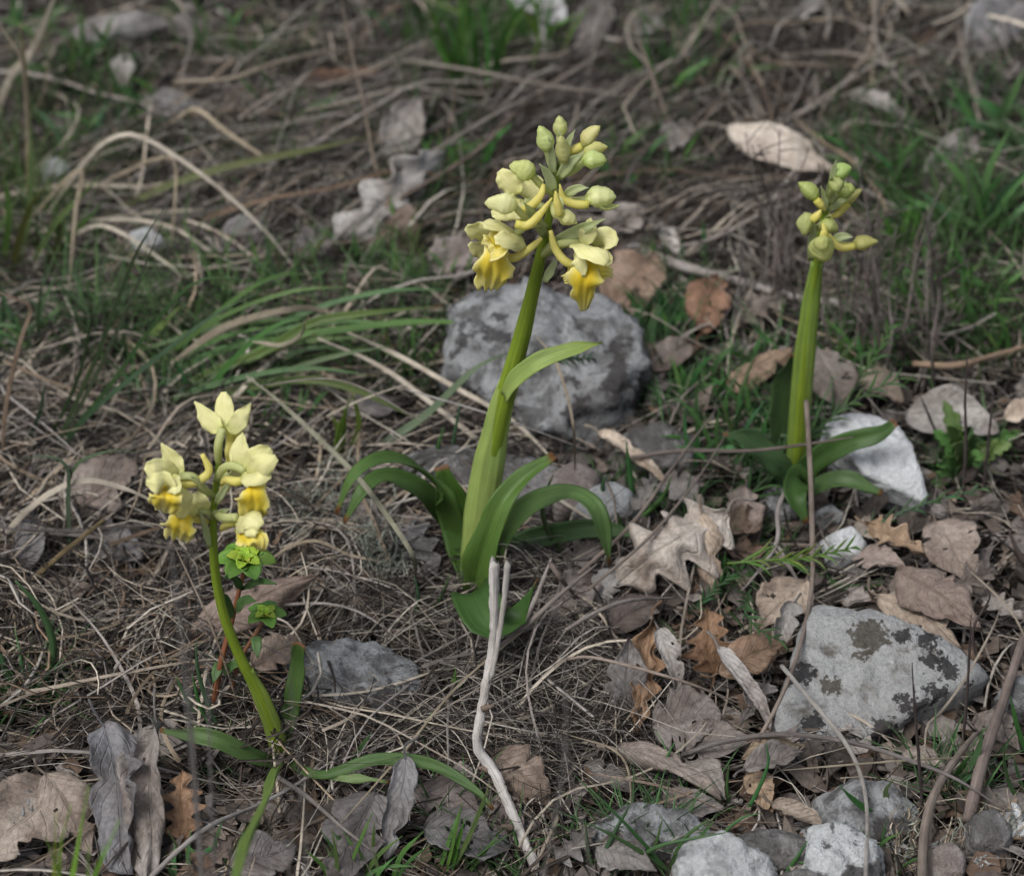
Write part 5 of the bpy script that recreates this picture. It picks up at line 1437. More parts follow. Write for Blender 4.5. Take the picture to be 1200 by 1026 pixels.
stalk("dry strand drooping over the face of the grey boulder", [(626, 392), (648, 418), (662, 455), (672, 500), (674, 560)], 2.4, STRAW, h=.055, h1=.012)
stalk("upper of two pale straws running behind the middle sheath", [(400, 386), (470, 418), (530, 452), (600, 492), (650, 540)], 4, PALE, "lying", h=[.03, .026, .02, .015, .012])
stalk("lower of two pale straws running behind the middle sheath", [(372, 396), (450, 432), (540, 500), (620, 562), (722, 628)], 4.5, PALE, "lying", h=[.03, .024, .016, .014, .012])
stalk("broad folded dry blade among the green blades", [(200, 426), (262, 384), (330, 364), (372, 362), (404, 376)], 6, (.47, .40, .30), "lying", h=[.02, .03, .035, .034, .03])
stalk("small hooked dry blade tip among the green blades", [(296, 400), (330, 404), (352, 392), (357, 376)], 3.5, (.50, .44, .33), "lying", h=[.04, .04, .042, .05])
stalk("wiry pale thread looping right of the small orchid", [(318, 590), (334, 640), (338, 670), (318, 600), (322, 560)], 1.2, SILV, "lying", h=[.01, .01, .006, .015, .012])
stalk("tan blade hooping behind the yellow-green spurge", [(312, 660), (340, 640), (372, 634), (410, 650), (456, 660)], 2.6, STRAW, h=.012)
stalk("long thin straight straw slanting across the lichen mat", [(205, 640), (250, 740), (290, 860)], 1.6, (.36, .29, .22), h=.05, h1=.01)
stalk("thin tan stem crossing behind the pale forked stalk", [(398, 966), (470, 884), (540, 800), (642, 716)], 1.9, STRAW, "lying", h=[.016, .022, .022, .016])
stalk("hair straw running right from the leaf heap's left side", [(664, 772), (700, 771), (800, 798), (882, 830)], 2.0, (.40, .32, .27), "lying", h=[.03, .036, .036, .014], flat=False)
stalk("kinked straw hanging below the leaf heap", [(660, 858), (732, 892), (738, 1010)], 1.9, STRAW, "lying", h=[.02, .016, .01])
stalk("thin tan stalk lying along the lower leaf heap", [(690, 905), (780, 922), (850, 950)], 2.2, (.34, .26, .21), "lying", h=[.016, .02, .014])
# woody pieces
fork = thing("forked_stalk", "pale weathered woody stalk, split at the top, in front of orchid", "dry stalk", on_g(632, 1020, .004))
fb = fork.location.copy()
w = [on_g(640, 1040, .004), on_g(614, 985, .010), on_g(592, 932, .016), on_g(577, 900, .020), on_g(560, 876, .026)]
w += [on_y(px, py, on_g(560, 876, .026).y + d) for px, py, d in ((562, 845, .002), (570, 800, .006), (578, 755, .010), (579, 705, .012), (579, 660, .012))]
k = scale_at(w[4])
v, f, uv = tube(w, [5.6 * k, 5.8 * k, 6.2 * k, 5.4 * k, 5.2 * k, 5.2 * k, 5.6 * k], n=80, sides=14, wob=.32, seed=2, lobes=5, lobe_amp=.09, jag=.0022)
put("stalk", v, f, "dry_stalk", parent=fork, base=fb, uv=uv, color=(.74, .70, .66, 1))
y0 = w[6].y
w2 = [on_y(576, 795, y0 - .002), on_y(584, 750, y0 + .000), on_y(591, 700, y0 + .003), on_y(595, 659, y0 + .003)]
v, f, uv = tube(w2, [2.6 * k, 3.2 * k, 3.6 * k], n=24, sides=10, wob=.3, seed=3, jag=.002)
put("prong", v, f, "dry_stalk", parent=fork, base=fb, uv=uv, color=(.66, .62, .57, 1))
for px, py, s in ((566, 830, 1), (572, 902, -1), (600, 970, -1), (610, 955, 1)):
    a = min(w, key=lambda q: (q - on_y(px, py, q.y)).length)
    a = on_y(px, py, a.y)
    v, f, uv = tube([a, a + V((s * 3.5, -1.5, 2.5)) * MM], [1.3 * MM, .9 * MM, .4 * MM], n=5, sides=6)
    put("knot", v, f, "dry_stalk", parent=fork, base=fb, uv=uv, color=(.30, .23, .18, 1))
TW = dict(name="dry_twig", cat="twig", flat=False, wob=.18)
stalk("long smooth twig dropping past the budding orchid to the slab", [(945, 470), (950, 560), (952, 640), (951, 690), (938, 755), (916, 815), (888, 868)], 3.2, (.27, .22, .185), "lying", h=[.05, .04, .03, .026, .026, .024, .016], n=40, seed=4, taper=.8, **TW)
stalk("grey twig lying down across the lichen-spotted slab", [(916, 780), (950, 820), (985, 862), (1006, 900), (1016, 950), (1014, 1040)], 2.9, (.40, .37, .34), "lying", h=[.026, .025, .024, .022, .02, .022], n=36, seed=5, taper=.9, **TW)
stalk("dark grey twig bowed across the foot of the slab", [(800, 884), (850, 868), (920, 860), (1000, 870), (1070, 892), (1120, 912), (1180, 950)], 3.2, (.22, .195, .185), "lying", h=[.012, .016, .02, .022, .022, .02, .012], n=36, seed=6, **TW)
stalk("thick brown twig standing at the lower right", [(1080, 1040), (1084, 970), (1100, 920), (1136, 868), (1150, 856)], 5.6, (.27, .225, .19), "lying", h=[.014, .016, .02, .02, .018], n=30, seed=7, **TW)
stalk("thickest brown twig slanting up at the right edge", [(1134, 962), (1152, 890), (1176, 820), (1192, 770), (1204, 735)], 7, (.25, .20, .175), "lying", h=[.014, .018, .02, .02, .018], n=30, seed=8, taper=.8, **TW)
stalk("thin pale straw kinked over the slab's right corner", [(1084, 892), (1086, 852), (1104, 832), (1130, 796), (1162, 738), (1172, 712)], 2.2, (.50, .43, .34), "lying", h=[.014, .02, .022, .024, .024, .02])
stalk("second kinked pale straw beside the reddish brown leaf", [(1136, 668), (1180, 710), (1198, 740), (1210, 770)], 2.0, (.47, .40, .31), "lying", h=[.02, .022, .02, .012])
stalk("straight yellowish straw across the stones below the slab", [(918, 902), (1040, 892), (1200, 882)], 1.6, (.43, .38, .28), "lying", h=[.018, .024, .02])
stalk("long pale branch lying behind the budding orchid", [(738, 288), (800, 312), (860, 328), (930, 348), (990, 356)], 6, (.46, .42, .39), "lying", h=[.012, .014, .014, .014, .012], n=30, seed=9, taper=.8, **TW)
stalk("upper tan stalk sloping at the right behind the ferny plant", [(1070, 426), (1120, 428), (1166, 416), (1215, 402)], 4, (.38, .27, .185), "lying", h=[.014, .018, .02, .02], n=24, seed=10, **TW)
stalk("grey horizontal twig passing the budding orchid's foot", [(740, 536), (800, 528), (880, 528), (960, 518), (1000, 512)], 2.6, (.25, .205, .18), "lying", h=[.02, .024, .03, .036, .04], n=24, seed=11, **TW)
stalk("straight thin stem slanting from the boulder's foot to oak leaf", [(678, 672), (740, 614), (790, 545), (842, 476)], 2.2, (.34, .28, .24), "lying", h=[.02, .026, .026, .02], n=24, seed=12, **TW)
stalk("second thin stem slanting parallel across the oak leaf", [(690, 690), (760, 630), (818, 560), (856, 500)], 2.0, (.31, .26, .22), "lying", h=[.022, .03, .028, .02], n=24, seed=13, **TW)
stalk("white-tipped branching twig under the fine green sprig", [(928, 560), (912, 596), (910, 636), (880, 680), (866, 694)], 3, (.40, .36, .34), "lying", h=[.024, .022, .02, .014, .01], n=24, seed=14, **TW)
stalk("side branch of bare twig reaching down by the slab's top", [(912, 640), (932, 676), (944, 704)], 2.2, (.33, .29, .27), "lying", h=[.02, .018, .014], n=16, seed=15, **TW)
stalk("whitish short twig pointing up left of the boulder stones", [(612, 734), (628, 700), (646, 654)], 3, (.40, .36, .33), "lying", h=[.012, .02, .03], n=16, seed=16, **TW)
stalk("dark cut twig lying right of the pale forked stalk", [(645, 660), (656, 676), (676, 700)], 3, (.21, .165, .14), "lying", h=[.03, .026, .012], n=14, seed=17, taper=.9, **TW)
stalk("grey twig running from the middle orchid to the oak leaf", [(560, 778), (610, 738), (650, 702), (700, 660)], 3.2, (.33, .285, .255), "lying", h=[.012, .02, .026, .026], n=24, seed=18, **TW)
stalk("grey curved twig arching under the green strap leaf", [(660, 740), (700, 716), (740, 703), (792, 700)], 2.6, (.30, .265, .245), "lying", h=[.014, .024, .026, .02], n=20, seed=19, **TW)
stalk("loose whitish twig lying over the grey leaves at the bottom", [(172, 1032), (210, 995), (250, 965), (300, 944), (345, 920), (400, 884)], 3, (.42, .39, .37), "lying", h=[.02, .022, .02, .016, .014, .012], n=30, seed=20, **TW)
stalk("thin twig crossing beneath the small orchid's base", [(318, 905), (356, 930), (400, 968), (440, 1000)], 2.8, (.33, .295, .27), "lying", h=[.014, .016, .016, .012], n=20, seed=21, **TW)
stalk("dark slanting stalk behind the middle orchid's buds", [(800, 186), (772, 110), (756, 66), (738, 24)], 2.6, (.24, .19, .16), "arc", dy=.03, n=20, seed=22, **TW)
stalk("thin tan stalk standing in the straw upper left of centre", [(462, 250), (440, 195), (428, 130), (412, 60), (398, -10)], 1.9, (.33, .27, .21), "arc", dy=.04, n=24, seed=23, **TW)
stalk("brown broken twig standing near the right edge", [(1200, 660), (1190, 640), (1182, 620)], 3, (.16, .125, .11), "arc", dy=.0, n=10, seed=24, **TW)
# curving stalks in the blurred upper right
UR = dict(cat="dry grass", flat=False, wob=.08, n=26)
for i, (lab, pts) in enumerate([
    ("looped grey stalk curving at the upper right, left one", [(888, 140), (872, 88), (868, 60), (884, 50), (915, 66), (945, 100)]),
    ("stalk crossing down left from the upper right tangle", [(1022, -10), (1024, 40), (1004, 80), (970, 118), (958, 142)]),
    ("stalk bending down right from the upper right tangle", [(1028, -10), (1026, 46), (1046, 84), (1068, 108), (1088, 136)]),
    ("upright grey stalk at the upper right, second from edge", [(1152, 158), (1138, 100), (1126, 56), (1122, -10)]),
    ("upright brownish stalk left of the upper right corner leaf", [(1148, 120), (1132, 60), (1140, 20), (1150, -12)]),
    ("hooked stalk near the middle of the upper right tangle", [(895, 136), (880, 108), (858, 80), (846, 84), (842, 110)]),
    ("short upright stalk above the long white leaf", [(968, 46), (972, 20), (962, -10)]),
    ("stalk sloping along the top of the long white leaf", [(918, 66), (985, 62), (1040, 72), (1090, 62)]),
]):
    stalk(lab, pts, 2.7, [(.26, .23, .205), (.34, .29, .23), GREY, (.30, .255, .215)][i % 4], "lying", h=[.012 + .01 * math.sin(1 + q * 1.4) ** 2 for q in range(len(pts))], seed=30 + i, name="withered_grass_stalk", **UR)
for i, (lab, pts) in enumerate([
    ("long straw swept aslant above the big whitish leaf", [(400, 250), (480, 196), (570, 140), (660, 92), (752, 28)]),
    ("brown straw swept aslant nearest the orchid's buds", [(470, 232), (560, 176), (620, 116), (690, 70)]),
    ("straw running level below the upper grass blades", [(470, 70), (560, 84), (640, 100), (740, 112)]),
    ("pale straw lying level in the upper left straw", [(205, 96), (270, 92), (330, 72), (420, 52)]),
    ("pale straw curved up from the bark-like leaf", [(280, 140), (310, 118), (350, 100), (380, 102)]),
]):
    stalk(lab, pts, 2.5, [GREY, (.25, .195, .155), GREY, (.36, .30, .23), GREY][i], "lying", h=[.02, .026, .026, .024, .02][:len(pts)], seed=50 + i, name="withered_grass_stalk", **UR)
# single straws that lie loose on the mat; each is described by its own length, colour, bend and slant
twins = {}
for (SP, RR, CC), place in singles:
    for i in range(len(SP)):
        pts = [V(p) for p in SP[i]]
        v, f, uv = ribbon(pts, [RR[i][0] * 1.35, RR[i][5] * 1.35, RR[i][-1] * .8], V((.1, -.6, .8)), n=14, m=4, vfold=.5, thick=.0003, twist=rnd.uniform(-1.5, 1.5))
        o = put("straw", v, f, "dry_stalk", base=pts[0], uv=uv, color=tuple(min(1.0, float(x) * 1.5) for x in CC[i]))
        chord, path = (pts[-1] - pts[0]).length, sum((pts[j + 1] - pts[j]).length for j in range(9))
        lum = sum(CC[i]) / 3
        a = pts[-1] - pts[0]
        ix, iy = a.x, a.dot(UPV)
        ang = math.degrees(math.atan2(iy, ix)) % 180
        size = "long" if path > .085 else "short"
        tone = ("pale" if lum > .33 else "tan" if CC[i][0] > CC[i][2] * 1.55 else "grey" if lum > .2 else "dark")
        shape = "straight" if chord / path > .97 else "bent" if chord / path > .86 else "hooped"
        slant = "lying level" if ang < 18 or ang > 162 else "rising right" if ang < 50 else "standing steep" if ang < 130 else "rising left"
        lab = f"{size} {shape} {tone} straw {slant} {place}"
        tag(o, lab, "straw", "loose straws " + place)
        twins.setdefault(lab, []).append((pts[5].x, o))
for lab, tw in twins.items():
    tw.sort(key=lambda q: q[0])
    for i, (_, o) in enumerate(tw):
        if len(tw) > 1:
            o["label"] = lab + (", leftmost" if i == 0 else ", rightmost" if i == len(tw) - 1 else ", " + ["", "second", "third", "fourth", "fifth", "sixth", "seventh", "eighth"][min(i, 7)] + " from left")

# ------------------------------------------------------------------ green blades and tufts
G1, G2, G3, G4, G5 = (.09, .17, .04), (.06, .135, .045), (.13, .22, .04), (.085, .13, .075), (.13, .19, .04)
def tuft(label, blades, color, r=3.0, name="grass_tuft", cat="grass", flat=True, tip=0.0, dy=0.0, group=None, jitter=.012, part="blade"):
    """blades: pixel polylines, each from its foot upward (optionally ending in a number: metres its tip leans away)"""
    b0 = on_g(*blades[0][0], 0)
    root = thing(name, label, cat, b0, group)
    for q, bl in enumerate(blades):
        lean = rnd.uniform(-jitter, jitter) + dy
        if isinstance(bl[-1], (int, float)):
            lean = bl[-1]
            bl = bl[:-1]
        w = arc(bl, None, lean, 0.0)
        k = scale_at(w[0])
        cl = tuple(x * rnd.uniform(.8, 1.25) for x in color)
        rr = r * k * rnd.uniform(.85, 1.15)
        if flat:
            g = ribbon(w, [rr * .7, rr, rr * .85, rr * .12], V((rnd.uniform(-.5, .5), -.8, .55)), n=18, m=5, vfold=.45, thick=.0004, twist=rnd.uniform(-.5, .5))
        else:
            g = tube(w, [rr, rr, rr * .95, rr * .7, rr * .25], n=18, sides=7)
        put(part, g[0], g[1], "grass_blade", parent=root, base=b0, uv=g[2], color=(*cl, tip))
    return root
def wild(label, foot, n, hpx, spread, color, r=2.6, tip=0.0, group=None, name="grass_tuft", wide=14, curve=.3, flat=True):
    """a tuft whose blades fan out from around one foot"""
    bl = []
    for _ in range(n):
        x0, y0 = foot[0] + rnd.uniform(-wide, wide), foot[1] + rnd.uniform(-wide * .4, wide * .4)
        hh = hpx * rnd.uniform(.5, 1.1)
        a = max(-1.25, min(1.25, rnd.gauss(0, spread)))
        x1, y1 = x0 + math.sin(a) * hh, y0 - math.cos(a) * hh
        b = rnd.uniform(-curve, curve) + a * .4
        xm, ym = (x0 + x1) / 2 - math.cos(a) * b * hh * .3, (y0 + y1) / 2 - abs(math.sin(a)) * .15 * hh
        bl.append([(x0, y0), (xm, ym), (x1, y1)])
    return tuft(label, bl, color, r, tip=tip, group=group, name=name, flat=flat, jitter=.008)
more_blades = []
for q in range(16):
    x0, y0 = rnd.uniform(110, 260), rnd.uniform(420, 500)
    ln_, dr = rnd.uniform(120, 300), rnd.uniform(30, 110)
    more_blades.append([(x0, y0), (x0 + ln_ * .35, y0 - dr * .62), (x0 + ln_ * .7, y0 - dr * rnd.uniform(.9, 1.05)), (x0 + ln_, y0 - dr * rnd.uniform(.7, 1.15)), rnd.uniform(-.015, .01)])
tuft("thin dark green blades fanning right among the broad sheaf", more_blades, (.085, .155, .05), 3.2, tip=.8)
tuft("sheaf of long green blades sweeping right toward the boulder", [
    [(160, 470), (250, 442), (330, 400), (420, 384), (500, 377), (606, 382), .0], [(150, 448), (210, 425), (280, 410), (350, 400), (456, 393), .0], [(150, 430), (180, 392), (212, 358), .01],
    [(170, 462), (240, 436), (330, 425), (420, 408), (452, 396), .0], [(160, 480), (230, 446), (310, 412), (366, 378), (420, 368), (520, 358), .0], [(190, 470), (260, 430), (330, 405), (372, 390), .0],
    [(150, 486), (230, 470), (330, 446), (404, 452), (500, 496), -.02], [(150, 420), (210, 396), (290, 378), (340, 376), .01]], (.11, .175, .04), 5.2, tip=1.0)
tuft("broad blue-green blade bundle lying behind the small orchid's top", [[(140, 478), (200, 458), (262, 452), (310, 460), .0], [(130, 500), (190, 488), (250, 486), (330, 500), .0], [(120, 492), (200, 474), (250, 440), (300, 420), .0], [(60, 488), (130, 480), (190, 486), .0]], (.075, .15, .06), 5.5)
tuft("dark wiry grass stems slanting up at the left edge", [[(56, 540), (90, 470), (120, 400), (158, 300), (196, 238), .0], [(62, 535), (105, 455), (150, 360), (190, 262), .0], [(50, 530), (92, 440), (112, 342), .0], [(56, 536), (130, 450), (165, 400), (230, 330), (310, 330), .0],
    [(60, 545), (100, 490), (170, 430), (250, 370), (305, 342), .0], [(24, 530), (44, 490), (54, 446), .0]], (.05, .085, .035), 2.6)
tuft("green hooped stalk standing left of the small orchid's flowers", [[(82, 670), (81, 590), (78, 545), (50, 534), (20, 540), .0], [(84, 668), (82, 560), (120, 530), (170, 530), .0]], (.07, .11, .055), 2.4)
tuft("blue-green tubular shoots at the left edge above the thatch", [[(38, 816), (56, 790), (62, 752), (46, 712), (18, 680), .0], [(36, 816), (14, 800), (0, 768), (-10, 760), .0], [(30, 812), (28, 790), (24, 770), .0], [(36, 818), (8, 808), (-12, 806), -.01], [(34, 814), (50, 812), (56, 808), -.01], [(66, 820), (80, 826), (98, 838), -.02]], G2, 5.0, flat=False)
tuft("two narrow green shoots beside the spurge's red stem", [[(266, 868), (246, 830), (232, 785), (230, 752), .0], [(256, 862), (236, 830), (225, 790), .0], [(240, 850), (220, 820), (206, 792), .0], [(272, 866), (272, 848), (270, 838), .0]], G2, 3.2, flat=False)
tuft("hooped green shoots at the foot of the grey boulder", [[(696, 662), (664, 650), (642, 622), (636, 590), (648, 556), .0], [(728, 618), (715, 596), (706, 570), (712, 556), .0], [(744, 610), (740, 570), (734, 520), .0], [(742, 598), (722, 572), (700, 558), (692, 532), .0], [(722, 626), (756, 602), (778, 580), (786, 558), .0],
    [(730, 636), (728, 615), (722, 600), .0], [(736, 572), (750, 570), (775, 572), .0]], G2, 3.4, flat=False)
tuft("green strap leaf lying over the crumpled brown oak leaf", [[(706, 706), (720, 712), (740, 716), (772, 728), (802, 754), -.015], [(708, 704), (712, 708), (716, 716), -.01]], (.075, .14, .05), 5.5)
tuft("low green shoots hooping near the slab's right corner", [[(1100, 938), (1125, 915), (1146, 880), (1152, 852), .0], [(1100, 940), (1124, 918), (1148, 902), .0], [(1098, 942), (1140, 938), (1188, 930), .0], [(1102, 938), (1120, 905), (1140, 880), .0]], G2, 4.2, flat=True)
tuft("pair of flat green shoots over the smooth grey stone", [[(1060, 972), (1030, 958), (1002, 938), (984, 920), -.01], [(1058, 970), (1044, 950), (1038, 926), (1048, 912), .0], [(1062, 974), (1072, 960), (1078, 946), .0]], G2, 3.6, flat=True)
tuft("green shoot curling at the right edge beside thick twigs", [[(1204, 950), (1184, 922), (1176, 890), (1180, 872), .0], [(1206, 890), (1192, 852), (1184, 815), .0], [(1204, 936), (1192, 906), (1188, 886), .0]], G2, 3.2, flat=True)
tuft("tall green grass at the lower edge left of the pale stalk", [[(520, 1032), (545, 990), (562, 950), (574, 916), .0], [(526, 1034), (536, 990), (545, 958), .0], [(520, 1034), (530, 995), (542, 940), .0], [(540, 1034), (566, 1000), (586, 976), .0], [(510, 1034), (528, 980), (540, 945), .01]], G1, 3.0)
tuft("chive-like blades fanning over the pale stone, lower edge", [[(795, 1034), (765, 1000), (740, 972), (694, 926), -.01], [(800, 1034), (770, 1010), (730, 985), (690, 964), -.01], [(740, 1034), (764, 1000), (776, 960), .0], [(700, 1034), (742, 1010), (775, 990), (850, 975), -.01], [(704, 1030), (690, 1000), (686, 960), .0], [(780, 1034), (800, 985), (830, 960), .0],
    [(812, 1034), (816, 990), (836, 962), .0], [(828, 1034), (838, 990), (866, 960), (892, 952), .0], [(690, 1034), (720, 975), (740, 940), .0]], G2, 2.9, flat=False)
tuft("slim green blades rising in front of the lower leaf heap", [[(868, 962), (886, 930), (900, 895), (898, 872), .0], [(856, 958), (852, 925), (854, 896), .0], [(754, 946), (770, 910), (790, 870), .0], [(906, 1040), (930, 1010), (946, 985), .0]], G2, 2.6, flat=False)
tuft("lone bright shoot in the grey mat left of the stalk", [[(532, 834), (531, 808), (534, 782), .0], [(534, 832), (538, 812), (536, 790), .0]], G3, 3.2)
tuft("green shoot leaning over the low orchid leaf", [[(474, 884), (490, 862), (506, 834), .0], [(404, 905), (420, 880), (435, 858), .0]], G2, 4)
tuft("dark thin shoots behind the left arching orchid leaves", [[(510, 570), (512, 530), (520, 500), .0], [(530, 560), (532, 515), (540, 470), .0], [(480, 735), (490, 700), (486, 676), .0], [(500, 730), (516, 700), (528, 672), .0]], G2, 2.6, flat=False)
tuft("bright green upright blades left of the boulder", [[(392, 560), (396, 510), (410, 466), .0], [(396, 556), (402, 500), (404, 478), .0], [(390, 545), (396, 505), (388, 485), .0], [(400, 548), (420, 500), (412, 456), .0]], G3, 4)
tuft("long flat green blade running up behind the middle sheath", [[(408, 560), (440, 528), (500, 486), (560, 430), (602, 412), .02]], (.075, .13, .06), 5)
tuft("green blade with a straw tip across the upper left", [[(110, 262), (180, 225), (250, 200), (320, 184), (380, 172), (446, 156), .01]], (.095, .13, .035), 4.5, tip=1.0)
tuft("broad green tussock at the far left behind the arch", [[(10, 340), (20, 290), (36, 240), (60, 215), .0], [(30, 330), (60, 270), (100, 225), (118, 205), .0], [(0, 330), (10, 260), (5, 200), .0], [(40, 330), (66, 290), (70, 240), .0], [(16, 330), (34, 250), (36, 130), .02], [(50, 325), (90, 270), (120, 240), .0]], (.085, .125, .035), 4.5)
FG = dict(name="grass_tuft")
tuft("strongly blurred bright grass close to the camera, lower left", [[(70, 1300), (76, 1100), (92, 990), (104, 920), .0], [(66, 1300), (72, 1100), (70, 1000), (84, 940), .0], [(80, 1300), (90, 1100), (122, 990), .0], [(60, 1300), (62, 1100), (66, 950), .0], [(84, 1300), (100, 1100), (104, 990), .0], [(76, 1300), (96, 1080), (140, 960), .0], [(76, 1300), (80, 1080), (54, 980), .0]], (.17, .29, .04), 4.0, dy=.0)
for i, (lab, pts, c, r) in enumerate([
    ("out-of-focus grey stem passing before the small orchid's left flower", [(250, 1400), (240, 1100), (222, 860), (206, 690), (190, 580), (172, 430)], (.30, .29, .28), 2.4),
    ("out-of-focus grey stem rising through the lower left thatch", [(236, 1420), (240, 1100), (226, 860), (216, 690), (214, 610)], (.32, .29, .27), 1.8),
    ("out-of-focus stem just left of the small orchid's stalk", [(262, 1380), (250, 1000), (240, 760), (222, 640)], (.30, .28, .27), 1.6),
    ("out-of-focus stem before the small orchid's upright leaf", [(360, 1400), (358, 1000), (342, 820), (338, 730)], (.32, .30, .28), 1.5),
    ("out-of-focus stem right of the pale forked stalk", [(600, 1420), (630, 1080), (660, 900), (662, 790), (650, 700)], (.27, .245, .23), 2.0),
    ("second out-of-focus stem right of the pale forked stalk", [(720, 1380), (694, 1040), (668, 900), (660, 810)], (.27, .24, .22), 1.4),
    ("out-of-focus stem bundle before the grey leaf at the bottom", [(320, 1360), (336, 1060), (352, 930), (400, 870)], (.31, .27, .245), 1.7),
    ("out-of-focus stem at the lower edge beside the pebbles", [(1100, 1300), (1090, 1000), (1108, 880), (1130, 800)], (.27, .235, .215), 1.6),
]):
    stalk(lab, pts, r, c, "arc", dy=.0 + .01 * (i % 3), name="withered_reed", flat=False, n=30, wob=.15, seed=60 + i)
# scattered green in the blurred part: each tuft is a plant of its own
for lab, foot, n, hpx, sp_, c, r in [
    ("dark green blades standing at the upper edge left of white leaf", (548, 110), 7, 130, .12, (.04, .105, .02), 3.6),
    ("fresh green blades just left of the bright white leaf", (612, 82), 6, 100, .25, (.06, .125, .025), 3.2),
    ("green grass below the bark-like leaf in the upper left", (108, 92), 9, 60, .7, (.045, .095, .03), 3.4),
    ("green grass patch right of the bark-like leaf", (270, 90), 9, 60, .8, (.05, .095, .03), 3.2),
    ("dark green grass behind the kinked tan blade", (160, 150), 7, 60, .8, (.035, .075, .025), 3.4),
    ("green grass in the very upper left corner", (36, 50), 8, 60, .6, (.05, .095, .035), 3.2),
    ("thin green blades in the upper left straw", (245, 40), 7, 50, .6, (.05, .10, .035), 2.8),
    ("green grass tuft right of the tan standing stalk", (520, 225), 8, 70, .6, (.035, .09, .02), 4.0),
    ("low green grass under the brown hanging leaf", (450, 310), 9, 60, .4, (.055, .095, .035), 2.6),
    ("thin green grass left of the boulder's upper edge", (500, 345), 7, 60, .35, (.05, .085, .03), 2.4),
    ("green blade clump arching at the upper right of the buds", (800, 118), 8, 70, .9, (.04, .105, .025), 4.2),
    ("green grass in the straw beyond the opening bud", (760, 215), 7, 60, .6, (.045, .095, .03), 3.2),
    ("green grass between the boulder and long pale branch", (800, 330), 7, 50, .6, (.04, .09, .025), 2.8),
    ("dark green leaves right of the boulder's top", (772, 395), 7, 46, .7, (.035, .085, .025), 3.6),
    ("green shoots beside the boulder's right flank", (808, 470), 7, 60, .7, (.05, .11, .035), 3.0),
    ("green shoots under the grey horizontal twig", (850, 540), 9, 70, .8, (.04, .095, .035), 2.8),
    ("fine green grass below the big oak leaf", (850, 690), 9, 50, .7, (.035, .085, .025), 2.2),
    ("long green blades fanning at the far right edge", (1160, 290), 9, 120, .7, (.055, .115, .045), 4.0),
    ("fresh green grass right of the budding orchid's flowers", (1075, 310), 10, 70, .6, (.055, .12, .03), 3.0),
    ("bright green grass below the dry shrub's right side", (1095, 395), 10, 70, .7, (.06, .13, .03), 3.0),
    ("dark green grass behind the dry shrub", (1040, 240), 9, 80, .5, (.035, .09, .025), 3.2),
    ("green blades at the right edge near the grey leaf", (1180, 180), 8, 80, .8, (.05, .105, .04), 4.2),
    ("low green grass by the far right straw", (1150, 360), 8, 60, .7, (.05, .11, .03), 3.0),
    ("green tuft at the upper edge right of white leaf", (812, 60), 6, 70, .3, (.04, .10, .025), 3.2),
    ("tiny green grass behind the small orchid's top flower", (330, 490), 9, 50, .5, (.04, .085, .03), 2.0),
    ("tiny green grass left of the small orchid's top flower", (200, 480), 9, 50, .5, (.04, .085, .03), 2.0),
    ("thin green grass under the drooping sheaf tips", (460, 450), 8, 60, .4, (.055, .10, .035), 2.4),
    ("green shoots left of the budding orchid's base", (895, 500), 8, 60, .6, (.04, .095, .03), 2.8),
    ("thin grass blades below the thick brown twigs", (1010, 1030), 6, 50, .5, (.05, .10, .035), 2.4),
    ("short grass below the upright rolled grey leaf", (420, 1035), 7, 70, .3, (.06, .115, .035), 2.6),
    ("fine grass threading the straw above the sheaf of blades", (330, 350), 8, 70, .7, (.045, .085, .03), 2.4),
    ("wiry grass at the left edge under the tussock", (30, 420), 8, 90, .5, (.04, .075, .03), 2.4),
    ("thin grass in the straw left of the long pale branch", (700, 240), 6, 50, .6, (.04, .085, .03), 2.6),
    ("grass patch below the slim grey standing leaf", (985, 200), 8, 60, .6, (.04, .085, .03), 2.8),
    ("leafy green patch at the shrub's left foot", (890, 440), 8, 50, .7, (.04, .09, .03), 2.8),
    ("green patch under the shrub beside the tall sprig", (1010, 440), 9, 60, .7, (.045, .10, .03), 3.0),
    ("grass spears between the small ferny plant and slope", (1190, 420), 8, 70, .6, (.045, .095, .03), 2.8),
    ("green blades above the twisted upright grey leaf", (480, 60), 6, 60, .5, (.04, .085, .03), 2.6),
    ("grass wisps under the reddish brown strip", (350, 150), 7, 60, .8, (.04, .08, .03), 2.6),
    ("grass wisps beside the pale stone chip", (110, 170), 8, 60, .7, (.04, .085, .03), 3.0),
    ("short blurred grass below the brown oak leaf", (238, 1030), 6, 50, .3, (.05, .11, .04), 2.8),
]:
    wild(lab, foot, int(n * 2.6), hpx * 1.15, sp_ * 1.1 + .15, tuple(x * (1.35 if foot[1] < 130 else 1.8) for x in c), r * (.85 if foot[1] < 130 else 1.05), wide=40)

